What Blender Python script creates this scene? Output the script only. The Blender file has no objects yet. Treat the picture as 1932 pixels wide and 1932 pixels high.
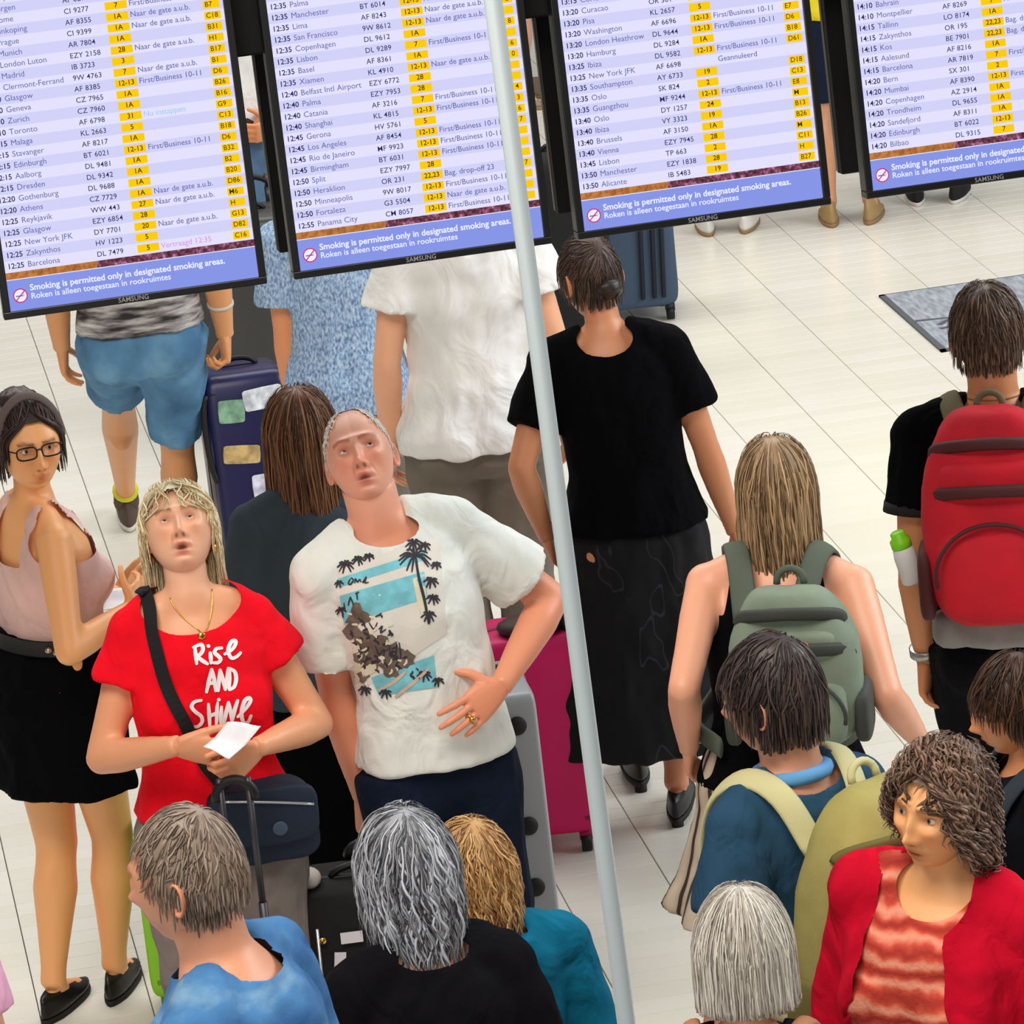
import bpy, bmesh, math, random
import numpy as np
from mathutils import Vector, Matrix, noise
from mathutils.bvhtree import BVHTree
PI = math.pi
random.seed(7); np.random.seed(7)
S = bpy.context.scene
COL = S.collection

# ------------------------------------------------------------------ camera
FPX, ROLL, CAMZ = 8500.0, math.radians(5.8), 4.5       # focal length in pixels of the 1932 px frame
_u = -1666*math.cos(ROLL) + 2506*math.sin(ROLL); _v = -1666*math.sin(ROLL) - 2506*math.cos(ROLL)
PITCH = math.atan(-_v/FPX); YAW = math.atan(-_u/(FPX/math.cos(PITCH)))
R0 = np.array([math.cos(YAW), -math.sin(YAW), 0.0])
FW = math.cos(PITCH)*np.array([math.sin(YAW), math.cos(YAW), 0.0]) - math.sin(PITCH)*np.array([0, 0, 1.0])
U0 = np.cross(R0, FW)
CX = math.cos(ROLL)*R0 - math.sin(ROLL)*U0
CU = math.sin(ROLL)*R0 + math.cos(ROLL)*U0
CAM = np.array([0, 0, CAMZ])
cd = bpy.data.cameras.new('camera'); cam = bpy.data.objects.new('camera', cd); COL.objects.link(cam)
cd.sensor_width = 36.0; cd.lens = FPX/1932*36.0; cd.clip_end = 200
cam.matrix_world = Matrix(((CX[0], CU[0], -FW[0], CAM[0]), (CX[1], CU[1], -FW[1], CAM[1]), (CX[2], CU[2], -FW[2], CAM[2]), (0, 0, 0, 1)))
S.camera = cam

def ray(px, py):
    return CX*((px-966)/FPX) - CU*((py-966)/FPX) + FW
def at_z(px, py, z=0.0):                                # point of the pixel's sight line at height z
    d = ray(px, py); return CAM + d*((z-CAMZ)/d[2])
def at_depth(px, py, depth):
    return CAM + ray(px, py)*depth
def at_y(px, py, y):
    d = ray(px, py); return CAM + d*(y/d[1])

# ------------------------------------------------------------------ view, world, lights
S.view_settings.view_transform = 'Standard'; S.view_settings.look = 'None'
S.view_settings.exposure = 0.0; S.view_settings.gamma = 1.0; S.view_settings.use_curve_mapping = False
W = bpy.data.worlds.new('world'); S.world = W; W.use_nodes = True
bg = W.node_tree.nodes['Background']; bg.inputs[0].default_value = (0.93, 0.97, 1.0, 1); bg.inputs[1].default_value = 0.17
def area(name, loc, target, sx, sy, power, col):
    d = bpy.data.lights.new(name, 'AREA'); d.shape = 'RECTANGLE'; d.size = sx; d.size_y = sy; d.energy = power; d.color = col
    o = bpy.data.objects.new(name, d); COL.objects.link(o); o.location = loc
    o.rotation_euler = (Vector(target)-Vector(loc)).to_track_quat('-Z', 'Y').to_euler(); o['kind'] = 'structure'
    return o
area('ceiling_light', (2.0, 17.0, 8.5), (2.0, 14.5, 0), 12, 5, 860, (1.0, 0.98, 0.95))
area('ceiling_light', (-0.5, 5.5, 7.5), (1.2, 10.0, 1.3), 5, 2.5, 480, (1.0, 0.92, 0.82))
area('window_and_fill_light', (8.5, 10.0, 5.0), (1.5, 11.0, 1.0), 6, 3.5, 520, (0.90, 0.96, 1.0))
area('window_and_fill_light', (-4.0, -5.0, 5.5), (1.2, 10.0, 1.2), 8, 4, 430, (1.0, 0.95, 0.88))  # added fill behind the camera for pole and faces, no window seen there

# ------------------------------------------------------------------ helpers
def lin(c):
    c = np.array(c, float)/255.0
    return np.where(c <= 0.04045, c/12.92, ((c+0.055)/1.055)**2.4)
def rgba(c): return (*[float(v) for v in lin(c)], 1.0)
MATS = {}
def mat(name, col, rough=0.75, bump=None, var=None, attr=False, metal=0.0, spec=0.4, emit=None, col2=None, pattern=None, sheen=0.0, coat=0.0, wrinkle=0.0):
    """procedural principled material; pattern(nodes, links) may return the socket that gives the colour"""
    if name in MATS: return MATS[name]
    m = bpy.data.materials.new(name); m.use_nodes = True; nt = m.node_tree; N, Lk = nt.nodes, nt.links
    b = N['Principled BSDF']; b.inputs['Roughness'].default_value = rough; b.inputs['Metallic'].default_value = metal
    b.inputs['Specular IOR Level'].default_value = spec
    if sheen: b.inputs['Sheen Weight'].default_value = sheen
    if coat: b.inputs['Coat Weight'].default_value = coat
    m.diffuse_color = rgba(col)
    if emit is not None:
        b.inputs['Base Color'].default_value = (0, 0, 0, 1)
        b.inputs['Emission Color'].default_value = rgba(col); b.inputs['Emission Strength'].default_value = emit
        b.inputs['Specular IOR Level'].default_value = 0.0
        MATS[name] = m; return m
    sock = None
    tc = N.new('ShaderNodeTexCoord')
    if pattern: sock = pattern(N, Lk, tc)
    elif var:
        nz = N.new('ShaderNodeTexNoise'); nz.inputs['Scale'].default_value = var[0]; nz.inputs['Detail'].default_value = 5
        Lk.new(tc.outputs['Object'], nz.inputs['Vector'])
        cr = N.new('ShaderNodeValToRGB'); a = np.array(lin(col)); c2 = lin(col2) if col2 is not None else a*(1-var[1])
        c1 = a if col2 is not None else np.minimum(a*(1+var[1]), 1)
        cr.color_ramp.elements[0].position = 0.35; cr.color_ramp.elements[1].position = 0.65
        cr.color_ramp.elements[0].color = (*[float(v) for v in c2], 1); cr.color_ramp.elements[1].color = (*[float(v) for v in c1], 1)
        Lk.new(nz.outputs['Fac'], cr.inputs['Fac']); sock = cr.outputs['Color']
    if attr:
        at = N.new('ShaderNodeAttribute'); at.attribute_name = 'Col'
        mx = N.new('ShaderNodeMix'); mx.data_type = 'RGBA'; mx.blend_type = 'MULTIPLY'; mx.inputs['Factor'].default_value = 1.0
        if sock: Lk.new(sock, mx.inputs['A'])
        else: mx.inputs['A'].default_value = rgba(col)
        Lk.new(at.outputs['Color'], mx.inputs['B']); sock = mx.outputs['Result']
    if sock: Lk.new(sock, b.inputs['Base Color'])
    else: b.inputs['Base Color'].default_value = rgba(col)
    if bump:
        nb = N.new('ShaderNodeTexNoise'); nb.inputs['Scale'].default_value = bump[0]; nb.inputs['Detail'].default_value = 3
        bp = N.new('ShaderNodeBump'); bp.inputs['Strength'].default_value = bump[1]; bp.inputs['Distance'].default_value = 0.004
        Lk.new(tc.outputs['Object'], nb.inputs['Vector']); Lk.new(nb.outputs['Fac'], bp.inputs['Height']); Lk.new(bp.outputs['Normal'], b.inputs['Normal'])
        if wrinkle:
            mp = N.new('ShaderNodeMapping'); mp.inputs['Scale'].default_value = (1.0, 1.0, 0.7); mp.inputs['Rotation'].default_value = (0.3, 0.25, 0.2)
            nw = N.new('ShaderNodeTexNoise'); nw.inputs['Scale'].default_value = 9; nw.inputs['Detail'].default_value = 2.5; nw.inputs['Distortion'].default_value = 1.4
            b2 = N.new('ShaderNodeBump'); b2.inputs['Strength'].default_value = wrinkle; b2.inputs['Distance'].default_value = 0.03
            Lk.new(tc.outputs['Object'], mp.inputs['Vector']); Lk.new(mp.outputs['Vector'], nw.inputs['Vector']); Lk.new(nw.outputs['Fac'], b2.inputs['Height']); Lk.new(b2.outputs['Normal'], bp.inputs['Normal'])
    MATS[name] = m; return m

def make_mesh(name, V, F, m=None, colors=None, smooth=True):
    me = bpy.data.meshes.new(name)
    me.from_pydata([tuple(map(float, v)) for v in V], [], [tuple(map(int, f)) for f in F])
    if m: me.materials.append(m)
    if smooth: me.shade_smooth()
    if colors is not None:
        a = me.color_attributes.new('Col', 'FLOAT_COLOR', 'POINT')
        c = np.ones((len(V), 4), np.float32); c[:, :3] = colors; a.data.foreach_set('color', c.ravel())
    me.update(); return me
def obj(name, V, F, m=None, parent=None, colors=None, smooth=True):
    o = bpy.data.objects.new(name, make_mesh(name, V, F, m, colors, smooth)); COL.objects.link(o)
    if parent is not None: o.parent = parent
    return o
def tag(o, label=None, cat=None, group=None, kind=None):
    if label: o['label'] = label
    if cat: o['category'] = cat
    if group: o['group'] = group
    if kind: o['kind'] = kind
    return o
def thing(name, label, cat, loc=(0, 0, 0), rotz=0.0, group=None):
    o = bpy.data.objects.new(name, None); COL.objects.link(o); o.empty_display_size = 0.1
    o.location = [float(v) for v in loc]; o.rotation_euler = (0, 0, rotz)
    return tag(o, label, cat, group)

class MB:                                               # collects shapes into one vertex / face list
    def __init__(s): s.V = []; s.F = []; s.n = 0; s.C = []
    def add(s, V, F, c=None):
        V = np.asarray(V, float); s.V.append(V); s.F += [tuple(i+s.n for i in f) for f in F]; s.n += len(V)
        s.C.append(np.tile(np.array(c if c is not None else (1, 1, 1), float), (len(V), 1)) if c is None or np.ndim(c) == 1 else np.asarray(c)); return s
    def verts(s): return np.concatenate(s.V) if s.V else np.zeros((0, 3))
    def cols(s): return np.concatenate(s.C)
    def build(s, name, m, parent=None, smooth=True, colors=False, bevel=0.0, seg=2):
        o = obj(name, s.verts(), s.F, m, parent, s.cols() if colors else None, smooth)
        if bevel:
            bm = bmesh.new(); bm.from_mesh(o.data)
            es = [e for e in bm.edges if len(e.link_faces) == 2 and e.calc_face_angle(0) > 0.6]
            bmesh.ops.bevel(bm, geom=es, offset=bevel, segments=seg, affect='EDGES', profile=0.5, clamp_overlap=True)
            bm.to_mesh(o.data); bm.free()
        return o
    # shapes
    def box(s, c, size, R=None):
        c = np.array(c, float); h = np.array(size, float)/2
        P = np.array([[x, y, z] for x in (-1, 1) for y in (-1, 1) for z in (-1, 1)], float)*h
        if R is not None: P = P @ np.array(R).T
        return s.add(P+c, [(0, 1, 3, 2), (4, 6, 7, 5), (0, 4, 5, 1), (2, 3, 7, 6), (0, 2, 6, 4), (1, 5, 7, 3)])
    def loft(s, rings, cap=True, c=None):
        n = len(rings[0]); V = np.concatenate(rings); F = []
        for i in range(len(rings)-1):
            for j in range(n):
                a, b = i*n+j, i*n+(j+1) % n
                F.append((a, b, b+n, a+n))
        if cap:
            F.append(tuple(range(n))[::-1]); k = (len(rings)-1)*n; F.append(tuple(range(k, k+n)))
        return s.add(V, F, c)
    def tube(s, pts, r, n=8, cap=True, c=None, flat=1.0, up=None):
        return s.loft(tube_rings(pts, r, n, flat, up), cap, c)
    def ball(s, c, r, n=16, m=10, R=None, col=None):
        r = np.array(r if np.ndim(r) else (r, r, r), float); V = []; F = []
        for i in range(m+1):
            t = PI*i/m
            for j in range(n):
                p = 2*PI*j/n; V.append((math.sin(t)*math.cos(p), math.sin(t)*math.sin(p), math.cos(t)))
        for i in range(m):
            for j in range(n):
                a, b = i*n+j, i*n+(j+1) % n
                F.append((a, a+n, b+n, b))
        V = np.array(V)*r
        if R is not None: V = V @ np.array(R).T
        return s.add(V+np.array(c, float), F, col)
    def prism(s, poly, axis_o, ax, ay, n, depth):       # polygon in the (ax, ay) plane, extruded by depth along n
        ax, ay, n = map(np.array, (ax, ay, n)); o = np.array(axis_o, float); k = len(poly)
        a = [o+ax*p[0]+ay*p[1] for p in poly]; b = [q+n*depth for q in a]
        return s.add(a+b, [tuple(range(k))[::-1], tuple(range(k, 2*k))]+[(i, (i+1) % k, (i+1) % k+k, i+k) for i in range(k)])
def unit(v):
    v = np.array(v, float); return v/(np.linalg.norm(v)+1e-12)
def tube_rings(pts, r, n=8, flat=1.0, up=None):
    pts = np.array(pts, float); k = len(pts); r = np.ones(k)*r if np.ndim(r) == 0 else np.array(r, float)
    T = np.gradient(pts, axis=0); rings = []
    ref = np.array(up, float) if up is not None else None
    t0 = unit(T[0]); x = ref if ref is not None else (np.array([0, 0, 1.0]) if abs(t0[2]) < 0.9 else np.array([1.0, 0, 0]))
    a = np.linspace(0, 2*PI, n, endpoint=False)
    for i in range(k):
        t = unit(T[i]); x = unit((ref if ref is not None else x) - t*np.dot(ref if ref is not None else x, t)); y = np.cross(t, x)
        rings.append(pts[i]+r[i]*(np.outer(np.cos(a), x)*flat+np.outer(np.sin(a), y)))
    return rings
def bez(*P, n=12):
    P = np.array(P, float); t = np.linspace(0, 1, n)
    B = [P]*1; out = []
    for q in t:
        A = P.copy()
        while len(A) > 1: A = A[:-1]*(1-q)+A[1:]*q
        out.append(A[0])
    return np.array(out)
def spline(P, n=6):                                     # Catmull-Rom through the points
    P = np.array(P, float); P = np.vstack([2*P[0]-P[1], P, 2*P[-1]-P[-2]]); out = []
    for i in range(1, len(P)-2):
        for q in np.linspace(0, 1, n, endpoint=False):
            a, b, c, d = P[i-1:i+3]
            out.append(0.5*((2*b)+(c-a)*q+(2*a-5*b+4*c-d)*q*q+(3*b-a-3*c+d)*q**3))
    out.append(P[-2]); return np.array(out)
def Rx(a): c, s = math.cos(a), math.sin(a); return np.array([[1, 0, 0], [0, c, -s], [0, s, c]])
def Ry(a): c, s = math.cos(a), math.sin(a); return np.array([[c, 0, s], [0, 1, 0], [-s, 0, c]])
def Rz(a): c, s = math.cos(a), math.sin(a); return np.array([[c, -s, 0], [s, c, 0], [0, 0, 1]])
D = math.radians

def remesh(mb, voxel=0.010, smooth=4, factor=0.5):
    """union of all overlapping shapes as one continuous surface"""
    me = make_mesh('work', mb.verts(), mb.F); o = bpy.data.objects.new('work', me); COL.objects.link(o)
    r = o.modifiers.new('r', 'REMESH'); r.mode = 'VOXEL'; r.voxel_size = voxel
    if smooth:
        sm = o.modifiers.new('s', 'SMOOTH'); sm.iterations = smooth; sm.factor = factor
    dg = bpy.context.evaluated_depsgraph_get(); e = o.evaluated_get(dg); m2 = e.to_mesh()
    n = len(m2.vertices); V = np.empty(n*3); m2.vertices.foreach_get('co', V); V = V.reshape(-1, 3)
    k = len(m2.loops); lv = np.empty(k, int); m2.loops.foreach_get('vertex_index', lv)
    q = len(m2.polygons); ls = np.empty(q, int); lt = np.empty(q, int)
    m2.polygons.foreach_get('loop_start', ls); m2.polygons.foreach_get('loop_total', lt)
    F = [tuple(lv[a:a+b]) for a, b in zip(ls, lt)]
    e.to_mesh_clear(); bpy.data.objects.remove(o); bpy.data.meshes.remove(me)
    return V, F
def normals(V, F):
    N = np.zeros_like(V)
    A = np.array([f[:4] if len(f) >= 4 else (f[0], f[1], f[2], f[2]) for f in F])
    n = np.cross(V[A[:, 2]]-V[A[:, 0]], V[A[:, 3]]-V[A[:, 1]])
    for i in range(4): np.add.at(N, A[:, i], n)
    return N/(np.linalg.norm(N, axis=1, keepdims=True)+1e-12)
def nz3(P, s, seed=0.0):
    return np.array([noise.noise((p[0]*s+seed, p[1]*s, p[2]*s)) for p in P])
def folds(V, F, amp, s=(14, 14, 9), seed=0.0, mask=None):
    """cloth folds: ridged noise pushed along the normals"""
    N = normals(V, F); s = np.array(s)
    P = V*s
    h = np.array([noise.noise((p[0]+seed, p[1], p[2])) + 0.5*noise.noise((p[0]*2.1+seed, p[1]*2.1, p[2]*2.1)) for p in P])
    h = h*amp
    if mask is not None: h = h*mask
    return V+N*h[:, None]
def carve(V, F, f, snap=0.014):
    """removes everything where f < 0 and pulls the new rim onto f = 0"""
    g = f(V); keep = g > -1e-9
    F2 = [q for q in F if sum(keep[i] for i in q) >= (len(q)+1)//2]
    # rim snapping along the numeric gradient
    cnt = {}
    for q in F2:
        for i in range(len(q)):
            e = (q[i], q[(i+1) % len(q)]); e = e if e[0] < e[1] else (e[1], e[0]); cnt[e] = cnt.get(e, 0)+1
    rim = sorted({i for e, c in cnt.items() if c == 1 for i in e})
    V = V.copy()
    if rim:
        rim = np.array(rim); h = 1e-4
        for _ in range(3):
            P = V[rim]; g0 = f(P)
            G = np.stack([(f(P+np.eye(3)[a]*h)-g0)/h for a in range(3)], 1)
            d = -g0[:, None]*G/(np.sum(G*G, 1, keepdims=True)+1e-9)
            l = np.linalg.norm(d, axis=1, keepdims=True); d = d*np.minimum(1, snap/(l+1e-9))
            V[rim] = P+d
    used = np.zeros(len(V), bool)
    for q in F2:
        for i in q: used[i] = True
    idx = np.cumsum(used)-1
    return V[used], [tuple(idx[i] for i in q) for q in F2]
def biggest(V, F):
    par = list(range(len(V)))
    def find(a):
        while par[a] != a: par[a] = par[par[a]]; a = par[a]
        return a
    for f in F:
        r = find(f[0])
        for i in f[1:]: par[find(i)] = r
    lab = np.array([find(i) for i in range(len(V))]); v, c = np.unique(lab, return_counts=True); k = lab == v[np.argmax(c)]; idx = np.cumsum(k)-1
    return V[k], [tuple(idx[i] for i in f) for f in F if k[f[0]]]
def smin(a, b): return np.minimum(a, b)
# ------------------------------------------------------------------ floor: long ceramic strips, 0.28 x 0.086 m, every strip with its own edges
M_JOINT = mat('floor_joint', (96, 88, 76), rough=0.8)
def floor_pattern(N, Lk, tc):
    oi = N.new('ShaderNodeObjectInfo'); gm = N.new('ShaderNodeNewGeometry')
    wn = N.new('ShaderNodeTexWhiteNoise'); wn.noise_dimensions = '2D'
    sn = N.new('ShaderNodeVectorMath'); sn.operation = 'SNAP'; sn.inputs[1].default_value = (0.28, 0.0865, 1.0)
    sb = N.new('ShaderNodeVectorMath'); sb.operation = 'SUBTRACT'; sb.inputs[1].default_value = (TX0, TY0, 0)
    Lk.new(gm.outputs['Position'], sb.inputs[0]); Lk.new(sb.outputs[0], sn.inputs[0]); Lk.new(sn.outputs[0], wn.inputs['Vector'])
    nz = N.new('ShaderNodeTexNoise'); nz.inputs['Scale'].default_value = 0.6; nz.inputs['Detail'].default_value = 4
    Lk.new(gm.outputs['Position'], nz.inputs['Vector'])
    a = N.new('ShaderNodeMath'); a.operation = 'MULTIPLY_ADD'; a.inputs[1].default_value = 0.22
    Lk.new(wn.outputs['Value'], a.inputs[0]); Lk.new(nz.outputs['Fac'], a.inputs[2])
    cr = N.new('ShaderNodeValToRGB'); cr.color_ramp.elements[0].position = 0.35; cr.color_ramp.elements[1].position = 0.95
    cr.color_ramp.elements[0].color = rgba((222, 217, 202)); cr.color_ramp.elements[1].color = rgba((234, 231, 222))
    Lk.new(a.outputs[0], cr.inputs['Fac']); return cr.outputs['Color']
TX0, TW, TY0, TD = 0.34, 0.2797, 11.043, 0.0866
M_TILE = mat('floor_tile', (232, 225, 206), rough=0.22, spec=0.6, pattern=floor_pattern)
mb = MB(); mb.box((3.5, 17, -0.06), (19, 34, 0.1)); slab = mb.build('floor', M_JOINT, smooth=False); tag(slab, kind='structure')
def tile_geo(x, y):
    gx, gy, b, t = 0.0028, 0.0011, 0.0016, -0.010
    x0, x1, y0, y1 = x+gx/2, x+TW-gx/2, y+gy/2, y+TD-gy/2
    V = [(x0, y0, t), (x1, y0, t), (x1, y1, t), (x0, y1, t), (x0, y0, -b/2), (x1, y0, -b/2), (x1, y1, -b/2), (x0, y1, -b/2),
         (x0+b, y0+b/2, 0), (x1-b, y0+b/2, 0), (x1-b, y1-b/2, 0), (x0+b, y1-b/2, 0)]
    F = [(8, 9, 10, 11)]
    for i in range(4):
        j = (i+1) % 4; F += [(i, j, 4+j, 4+i), (4+i, 4+j, 8+j, 8+i)]
    return V, F
def to_px(P):
    d = np.array(P, float)-CAM; z = d @ FW; return 966+FPX*(d @ CX)/z, 966-FPX*(d @ CU)/z, z
tl = []
for i in range(-9, 24):
    for j in range(-60, 150):
        x, y = TX0+TW*i, TY0+TD*j
        px, py, z = to_px((x+TW/2, y+TD/2, 0)); tl.append((z, px, py, x, y))
vis = sorted(t for t in tl if -60 < t[1] < 1992 and -30 < t[2] < 1950)
# of the nearest rows the strips that are not hidden behind the people in front
clear = [t for t in vis if t[2] > 380 and not (t[1] > 1340 and t[2] > 1420) and not (560 < t[1] < 1000 and t[2] > 500) and not (290 < t[1] < 560 and t[2] > 1080)]
single = clear[:300]; skey = {(t[3], t[4]) for t in single}
V0, F0 = tile_geo(-TW/2, -TD/2); tile_me = make_mesh('tile', V0, F0, M_TILE, smooth=False)
rest = MB()
for t in tl:
    if (t[3], t[4]) not in skey: rest.add(*tile_geo(t[3], t[4]))
for t in single:
    o = bpy.data.objects.new('tile', tile_me); COL.objects.link(o); o.location = (t[3]+TW/2, t[4]+TD/2, 0); o.parent = slab
tag(rest.build('tiling', M_TILE, slab, smooth=False), kind='stuff')

# ------------------------------------------------------------------ floor mat
def mat_pattern(N, Lk, tc):
    nz = N.new('ShaderNodeTexNoise'); nz.inputs['Scale'].default_value = 60; nz.inputs['Detail'].default_value = 6
    mp = N.new('ShaderNodeMapping'); mp.inputs['Scale'].default_value = (1, 0.25, 1); Lk.new(tc.outputs['Object'], mp.inputs['Vector']); Lk.new(mp.outputs['Vector'], nz.inputs['Vector'])
    cr = N.new('ShaderNodeValToRGB'); cr.color_ramp.elements[0].position = 0.3; cr.color_ramp.elements[1].position = 0.7
    cr.color_ramp.elements[0].color = rgba((122, 127, 135)); cr.color_ramp.elements[1].color = rgba((168, 174, 182)); Lk.new(nz.outputs['Fac'], cr.inputs['Fac']); return cr.outputs['Color']
t = thing('floor_mat', 'grey fibre floor mat lying on the pale floor behind the red backpack', 'mat', (4.05, 15.33, 0))
mb = MB(); mb.box((0.75, 0.435, 0.006), (1.46, 0.83, 0.012)); mb.build('carpet', mat('mat_fibre', (140, 145, 152), rough=0.95, pattern=mat_pattern), t, smooth=False, bevel=0.003)
mb = MB()
for c, s in (((0.75, 0.01, 0.004), (1.5, 0.02, 0.008)), ((0.75, 0.86, 0.004), (1.5, 0.02, 0.008)), ((0.01, 0.435, 0.004), (0.02, 0.87, 0.008)), ((1.49, 0.435, 0.004), (0.02, 0.87, 0.008))): mb.box(c, s)
mb.build('edging', mat('mat_edge', (88, 90, 92), rough=0.8), t, smooth=False)
mb = MB()
for dx, dy, a, l in ((0.10, 0.41, -0.15, 0.16), (0.17, 0.30, 0.3, 0.2), (0.12, 0.36, 0.8, 0.1)):
    mb.add(np.array([[-l/2, -0.012, 0.0125], [l/2, -0.006, 0.0125], [l/2, 0.008, 0.0125], [-l/2, 0.014, 0.0125]]) @ Rz(a).T+(dx, dy, 0), [(0, 1, 2, 3)])
mb.build('stain', mat('mat_stain', (82, 84, 88), rough=0.95), t, smooth=False)

# ------------------------------------------------------------------ departure screens
M_CASE = mat('screen_casing', (13, 13, 15), rough=0.35, spec=0.5)
M_CASE2 = mat('screen_casing_matt', (9, 9, 11), rough=0.6, spec=0.3)
M_RIM = mat('casing_rim', (120, 116, 108), rough=0.4, metal=0.6)
E_LIGHT = mat('screen_row_light', (228, 226, 255), emit=1.0); E_DARK = mat('screen_row_dark', (211, 210, 249), emit=1.0)
E_NAVY = mat('screen_text_navy', (40, 40, 96), emit=1.0); E_BLUE = mat('screen_text_blue', (92, 100, 166), emit=1.0)
E_CYAN = mat('screen_text_cyan', (160, 205, 240), emit=1.0); E_PINK = mat('screen_text_pink', (222, 150, 222), emit=1.0)
E_YEL = mat('screen_cell_yellow', (255, 205, 10), emit=1.0); E_BLACK = mat('screen_text_black', (60, 44, 4), emit=1.0)
E_BAN = mat('screen_banner', (136, 150, 232), emit=1.0); E_WHITE = mat('screen_text_white', (238, 240, 255), emit=1.0); E_RED = mat('screen_icon_red', (214, 40, 110), emit=1.0)
M_LOGO = mat('bezel_lettering', (150, 150, 155), rough=0.4)
def strip_mat():
    m = bpy.data.materials.new('screen_photo_strip'); m.use_nodes = True; N, Lk = m.node_tree.nodes, m.node_tree.links; b = N['Principled BSDF']
    tc = N.new('ShaderNodeTexCoord'); sp = N.new('ShaderNodeSeparateXYZ'); Lk.new(tc.outputs['Object'], sp.inputs[0])
    nz = N.new('ShaderNodeTexNoise'); nz.inputs['Scale'].default_value = 130; nz.inputs['Detail'].default_value = 6; Lk.new(tc.outputs['Object'], nz.inputs['Vector'])
    sand = N.new('ShaderNodeValToRGB'); heath = N.new('ShaderNodeValToRGB')
    for r, cs in ((sand, ((0.3, (150, 88, 40)), (0.55, (190, 122, 62)), (0.75, (206, 142, 84)))), (heath, ((0.32, (60, 40, 34)), (0.48, (112, 60, 76)), (0.58, (150, 84, 120)), (0.72, (196, 140, 176))))):
        while len(r.color_ramp.elements) < len(cs): r.color_ramp.elements.new(0.5)
        for e, (p, c) in zip(r.color_ramp.elements, cs): e.position = p; e.color = rgba(c)
        Lk.new(nz.outputs['Fac'], r.inputs['Fac'])
    th = N.new('ShaderNodeMath'); th.operation = 'GREATER_THAN'; th.inputs[1].default_value = 0.205; Lk.new(sp.outputs['X'], th.inputs[0])
    mx = N.new('ShaderNodeMix'); mx.data_type = 'RGBA'; Lk.new(th.outputs[0], mx.inputs['Factor']); Lk.new(sand.outputs['Color'], mx.inputs['A']); Lk.new(heath.outputs['Color'], mx.inputs['B'])
    b.inputs['Base Color'].default_value = (0, 0, 0, 1); b.inputs['Specular IOR Level'].default_value = 0
    Lk.new(mx.outputs['Result'], b.inputs['Emission Color']); b.inputs['Emission Strength'].default_value = 1.0; return m
E_STRIP = strip_mat()
def text_geo(body, size, bold=0.0, align='LEFT', shear=0.0, spacing=1.0):
    c = bpy.data.curves.new('t', 'FONT'); c.body = body; c.size = size; c.offset = bold*size; c.align_x = align; c.align_y = 'CENTER'; c.shear = shear
    c.space_character = spacing; c.resolution_u = 3
    o = bpy.data.objects.new('t', c); COL.objects.link(o); dg = bpy.context.evaluated_depsgraph_get()
    e = o.evaluated_get(dg); m = e.to_mesh(); V = np.array([v.co[:] for v in m.vertices]); F = [tuple(p.vertices) for p in m.polygons]
    e.to_mesh_clear(); bpy.data.objects.remove(o); bpy.data.curves.remove(c); return V, F
N_, F_, B_, BG = 'Naar de gate a.u.b.', 'First/Business 10-11', 'Bag. drop-off 23', ''
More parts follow.
